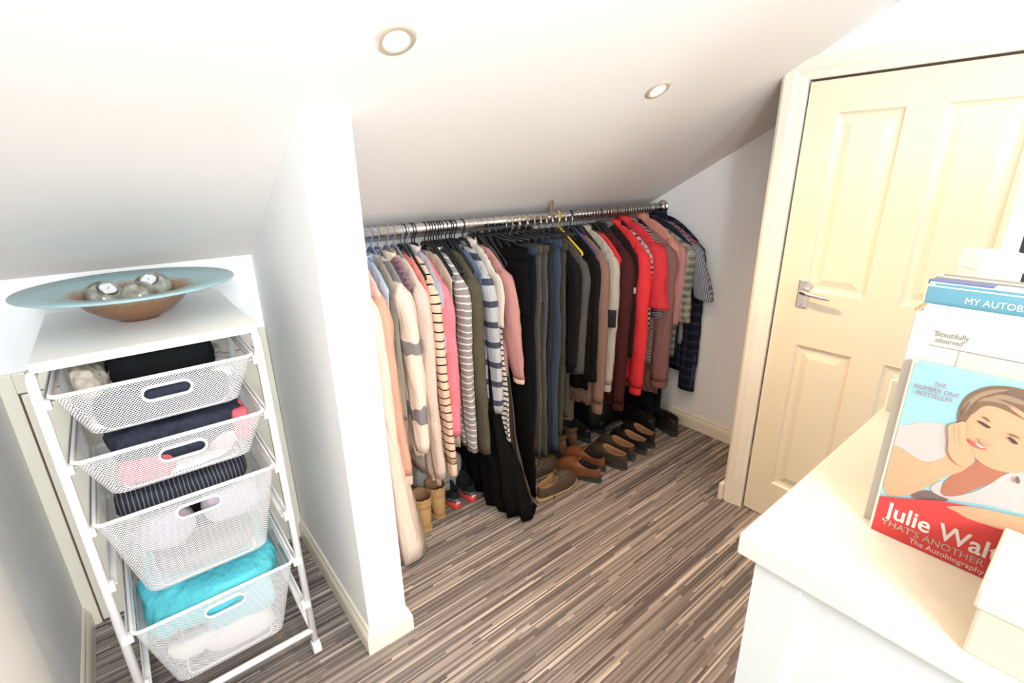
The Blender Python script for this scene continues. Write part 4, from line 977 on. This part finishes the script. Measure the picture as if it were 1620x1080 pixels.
ART=[
('blush', [(0.137, 1.346), (0.113, 1.356), (0.103, 1.366), (0.089, 1.368), (0.08, 1.37), (0.073, 1.35), (0.073, 1.333), (0.085, 1.318), (0.096, 1.315), (0.12, 1.326), (0.132, 1.321)]) ,
('skin', [(0.129, 1.32), (0.121, 1.326), (0.096, 1.315), (0.086, 1.317), (0.074, 1.331), (0.074, 1.35), (0.081, 1.369), (0.075, 1.375), (0.067, 1.381), (0.051, 1.36), (0.052, 1.335), (0.054, 1.322), (0.07, 1.307), (0.086, 1.279), (0.101, 1.261), (0.123, 1.251)]) ,
('skindark', [(0.071, 1.28), (0.069, 1.306), (0.054, 1.324), (0.052, 1.339), (0.036, 1.339), (0.022, 1.343), (0.028, 1.324), (0.04, 1.308), (0.055, 1.287)]) ,
('shade', [(0.1, 1.261), (0.083, 1.284), (0.059, 1.281), (0.066, 1.274)]) ,
('blush', [(0.083, 1.283), (0.07, 1.305), (0.071, 1.28), (0.055, 1.287), (0.037, 1.308), (0.022, 1.34), (0.009, 1.339), (0.002, 1.337), (-0.008, 1.296), (0.031, 1.291), (0.062, 1.279)]) ,
('skin', [(0.069, 1.372), (0.066, 1.385), (0.063, 1.401), (0.057, 1.414), (0.044, 1.422), (0.03, 1.42), (0.019, 1.411), (0.009, 1.379), (0.008, 1.356), (0.013, 1.34), (0.022, 1.336), (0.035, 1.334), (0.049, 1.338), (0.061, 1.353)]) ,
('hair', [(0.075, 1.379), (0.076, 1.395), (0.073, 1.409), (0.067, 1.418), (0.059, 1.425), (0.047, 1.43), (0.033, 1.431), (0.021, 1.428), (0.009, 1.386), (0.008, 1.364), (0.016, 1.39), (0.024, 1.405), (0.035, 1.41), (0.045, 1.413), (0.054, 1.412), (0.06, 1.405), (0.064, 1.393), (0.067, 1.379), (0.071, 1.375)]) ,
('hairlight', [(0.074, 1.394), (0.07, 1.407), (0.062, 1.418), (0.051, 1.425), (0.041, 1.427), (0.052, 1.42), (0.062, 1.411), (0.068, 1.4), (0.07, 1.387)]) ,
('hairlight', [(0.058, 1.412), (0.047, 1.421), (0.033, 1.42), (0.02, 1.414), (0.034, 1.414), (0.046, 1.415)]) ,
('hair', [(0.067, 1.386), (0.065, 1.401), (0.059, 1.41), (0.05, 1.412), (0.041, 1.41), (0.031, 1.403), (0.02, 1.397), (0.036, 1.403), (0.045, 1.405), (0.053, 1.405), (0.059, 1.401), (0.063, 1.391)]) ,
('hairlight', [(0.064, 1.404), (0.06, 1.412), (0.052, 1.415), (0.043, 1.413), (0.033, 1.408), (0.042, 1.41), (0.051, 1.41), (0.059, 1.408)]) ,
('shade', [(0.073, 1.386), (0.071, 1.398), (0.068, 1.407), (0.069, 1.398), (0.071, 1.385)]) ,
('shade', [(0.046, 1.424), (0.037, 1.424), (0.026, 1.42), (0.034, 1.42), (0.042, 1.421)]) ,
('hair', [(0.057, 1.391), (0.052, 1.391), (0.047, 1.386), (0.052, 1.388)]) ,
('hair', [(0.034, 1.379), (0.029, 1.381), (0.021, 1.377), (0.028, 1.378)]) ,
('eye', [(0.06, 1.385), (0.055, 1.385), (0.05, 1.383), (0.046, 1.381), (0.048, 1.379), (0.053, 1.381)]) ,
('eye', [(0.033, 1.377), (0.028, 1.376), (0.022, 1.371), (0.026, 1.37), (0.03, 1.373)]) ,
('lip', [(0.063, 1.362), (0.057, 1.36), (0.05, 1.357), (0.043, 1.355), (0.049, 1.353), (0.056, 1.355)]) ,
('skinlight', [(0.056, 1.359), (0.05, 1.357), (0.046, 1.356), (0.05, 1.355)]) ,
('cheek', [(0.054, 1.366), (0.051, 1.364), (0.046, 1.363), (0.04, 1.362), (0.045, 1.359), (0.051, 1.361)]) ,
('skin', [(0.081, 1.369), (0.077, 1.374), (0.073, 1.376), (0.07, 1.38), (0.065, 1.379), (0.064, 1.362), (0.058, 1.352), (0.05, 1.342), (0.052, 1.329), (0.063, 1.326), (0.074, 1.337), (0.076, 1.353)]) ,
('cheek', [(0.076, 1.371), (0.075, 1.372), (0.07, 1.351), (0.071, 1.351)]) ,
('cheek', [(0.072, 1.375), (0.071, 1.374), (0.066, 1.353), (0.067, 1.354)]) ,
('red', [(0.123, 1.251), (0.101, 1.26), (0.067, 1.276), (0.04, 1.283), (0.009, 1.286), (-0.009, 1.289), (-0.031, 1.197), (0.123, 1.2)]) ,
('skin', [(0.06, 1.273), (0.038, 1.285), (0.01, 1.29), (-0.008, 1.296), (-0.012, 1.277), (0.011, 1.269), (0.032, 1.267), (0.045, 1.267), (0.051, 1.27), (0.06, 1.27)]) ,
('cheek', [(0.05, 1.272), (0.036, 1.276), (0.028, 1.275), (0.035, 1.274)]) ,
('shade', [(0.017, 1.335), (0.015, 1.337), (0.012, 1.331), (0.013, 1.328), (0.016, 1.329)]) ,
]
mats = list(ARTM); bm = bmesh.new()
def smooth_poly(P, it=2):
    for _ in range(it):
        Q = []
        for i in range(len(P)):
            a, b_ = P[i], P[(i+1) % len(P)]; Q += [(a[0]*.75+b_[0]*.25, a[1]*.75+b_[1]*.25), (a[0]*.25+b_[0]*.75, a[1]*.25+b_[1]*.75)]
        P = Q
    return P
for k, (m, P) in enumerate(ART):
    P = [(min(.1235, max(-.029, y)), min(1.4335, max(1.2005, z))) for y, z in (P if m == 'red' else smooth_poly(P))]
    if m == 'red': P = [p for p in P[:7]] + [(-.029, 1.2005), (.1235, 1.2005)]
    if m == 'red': P[0] = (.1235, P[0][1])
    vs = [bm.verts.new((-.0004-.00012*k, y-.1245, z-CZ)) for y, z in P]; f = bm.faces.new(vs); f.material_index = mats.index(m)
    f.normal_update()
    if f.normal.x > 0: f.normal_flip()
bmesh.ops.triangulate(bm, faces=list(bm.faces), ngon_method='EAR_CLIP')
o = obj('cover_picture', bm, [ARTM[m] for m in mats], b1); o['label'] = 'picture of a smiling woman resting her head on one hand above a red band'
wp = pm('white_print', (0.561, 0.527, 0.476)); gp = pm('grey_green_print', (0.304, 0.336, 0.264)); pk = pm('pink_print', (0.231, 0.094, 0.11)); gq = pm('grey_print', (0.156, 0.132, 0.108))
TX = -.0036
text_mesh('Julie Walters', .0305, wp, b1, -.0095, .0275, TX, .141, bold=.0005)
text_mesh('THAT\'S ANOTHER STORY', .0125, gp, b1, -.0095, .0150, TX, .139)
text_mesh('The Autobiography', .0098, wp, b1, -.0405, .0052, TX, .070)
text_mesh('THE', .0078, pk, b1, -.0225, .2120, TX, .0110)
text_mesh('NUMBER ONE', .0076, pk, b1, -.0060, .2047, TX, .040)
text_mesh('BESTSELLER', .0072, pk, b1, -.0095, .1975, TX, .033)
b2 = book('tall white hardback with a faint quotation at its top, behind the blue-covered paperback', .7150, .1385, -.030, .290, .050, pm('white_cover', (0.45, 0.42, 0.375)), pm('white_spine', (.80, .79, .78)))
text_mesh('\'Beautifully', .0090, gq, b2, -.0215, .2650, -.0005, .031)
text_mesh('observed\'', .0090, gq, b2, -.0245, .2575, -.0005, .025)
obj('printed_line', nb(-.0006, -.165, .2525, -.0001, -.020, .2531), gq, b2)
obj('headband', nb(.006, -.002, .2885, .040, .003, .292, bev=.0008), pm('orange_headband', (.75, .20, .10)), b2)
slip = obj('paper_slip', nb(0, -.118, 0, .0006, 0, .252), pm('cream_paper', (0.48, 0.42, 0.323))); slip.location = (.7142, .091, CZ); tag(slip, 'cream paper slip sticking up between the first two books', 'paper')
b3 = book('blue-covered hardback with white capital lettering showing above the white book', .770, .1435, -.035, .310, .028, pm('sky_blue_cover', (0.084, 0.216, 0.276)), pm('cream_blue_spine', (.72, .72, .66)))
text_mesh('MY AUTOBIOGRAPHY', .0105, pm('white_letters', (.62, .66, .66)), b3, -.0375, .2945, -.0005, .098)
b4 = book('narrow book with a dark blue edge behind the sky blue one', .801, .1485, -.030, .311, .024, pm('cream_cover', (.80, .74, .62)), pm('navy_spine', (0.072, 0.09, 0.192)))
obj('blue_edge', nb(.0, -.060, .3105, .022, 0, .3125, bev=.0005), pm('blue_edge_print', (0.096, 0.12, 0.252)), b4)
b5 = book('grey-edged book at the back of the row', .828, .1475, -.030, .313, .030, pm('grey_olive_cover', (0.228, 0.21, 0.168)), pm('grey_spine', (.40, .37, .32)))
b6 = book('plain white book closing the row at the back', .861, .085, -.060, .298, .026, pm('white_cover2', (.6, .58, .54)))
# cream box standing at the near edge of the chest
t = thing('cream_box', 'small cream box at the near edge of the chest in front of the paperback', 'box', (.563, .008, CZ))
obj('body', nb(0, -.16, 0, .120, 0, .072, bev=.003), pm('cream_card', (0.465, 0.413, 0.315)), t); obj('lid', nb(-.003, -.163, .055, .123, .003, .080, bev=.003), pm('pale_cream_card', (0.495, 0.45, 0.375)), t)
# small white box further back
t = thing('gift_box', 'small white box with faint red marks beyond the books', 'box', (1.08, .131, CZ), R_(35))
obj('body', nb(-.028, -.028, 0, .028, .028, .300, bev=.002), white_m, t); obj('lid', nb(-.030, -.030, .292, .030, .030, .320, bev=.002), white_m, t)
for k, (yy, zz) in enumerate(((.012, .275), (-.010, .262), (-.016, .236), (-.006, .24))):
    obj('red_mark', nb(-.0345, yy-.002, zz, -.0335, yy+.002, zz+.006), pm('red_mark_print', (.6, .12, .10)), t)
# framed card lying behind the books
t = thing('photo_frame', 'small pale photo frame leaning on the chest behind the books', 'photo frame', (1.105, .222, CZ), R_(28))
f = obj('frame', panel_board(-.09, 0, 0, .062, [(-.080, -.010, .010, .052)], 0, .012), pm('cream_frame', (.78, .72, .60)), t); obj('picture', nb(.006, -.082, .008, .009, -.008, .054), pm('grey_picture', (.55, .52, .46)), t)
# white framed mirror
t = thing('framed_screen', 'white-framed black screen standing at the right edge behind the books', 'screen', (1.200, .139, CZ))
f = obj('frame', panel_board(-.62, 0, .03, .60, [(-.598, -.022, .052, .578)], 0, .03), white_m, t)
obj('screen', nb(.006, -.60, .05, .012, -.02, .58), plain('black_glass', (.012, .012, .014), .25, 0, .5), t)
obj('foot', nb(-.04, -.40, 0, .09, -.22, .012, bev=.003), white_m, t); obj('stand', nb(.012, -.33, .012, .026, -.29, .05), white_m, t)
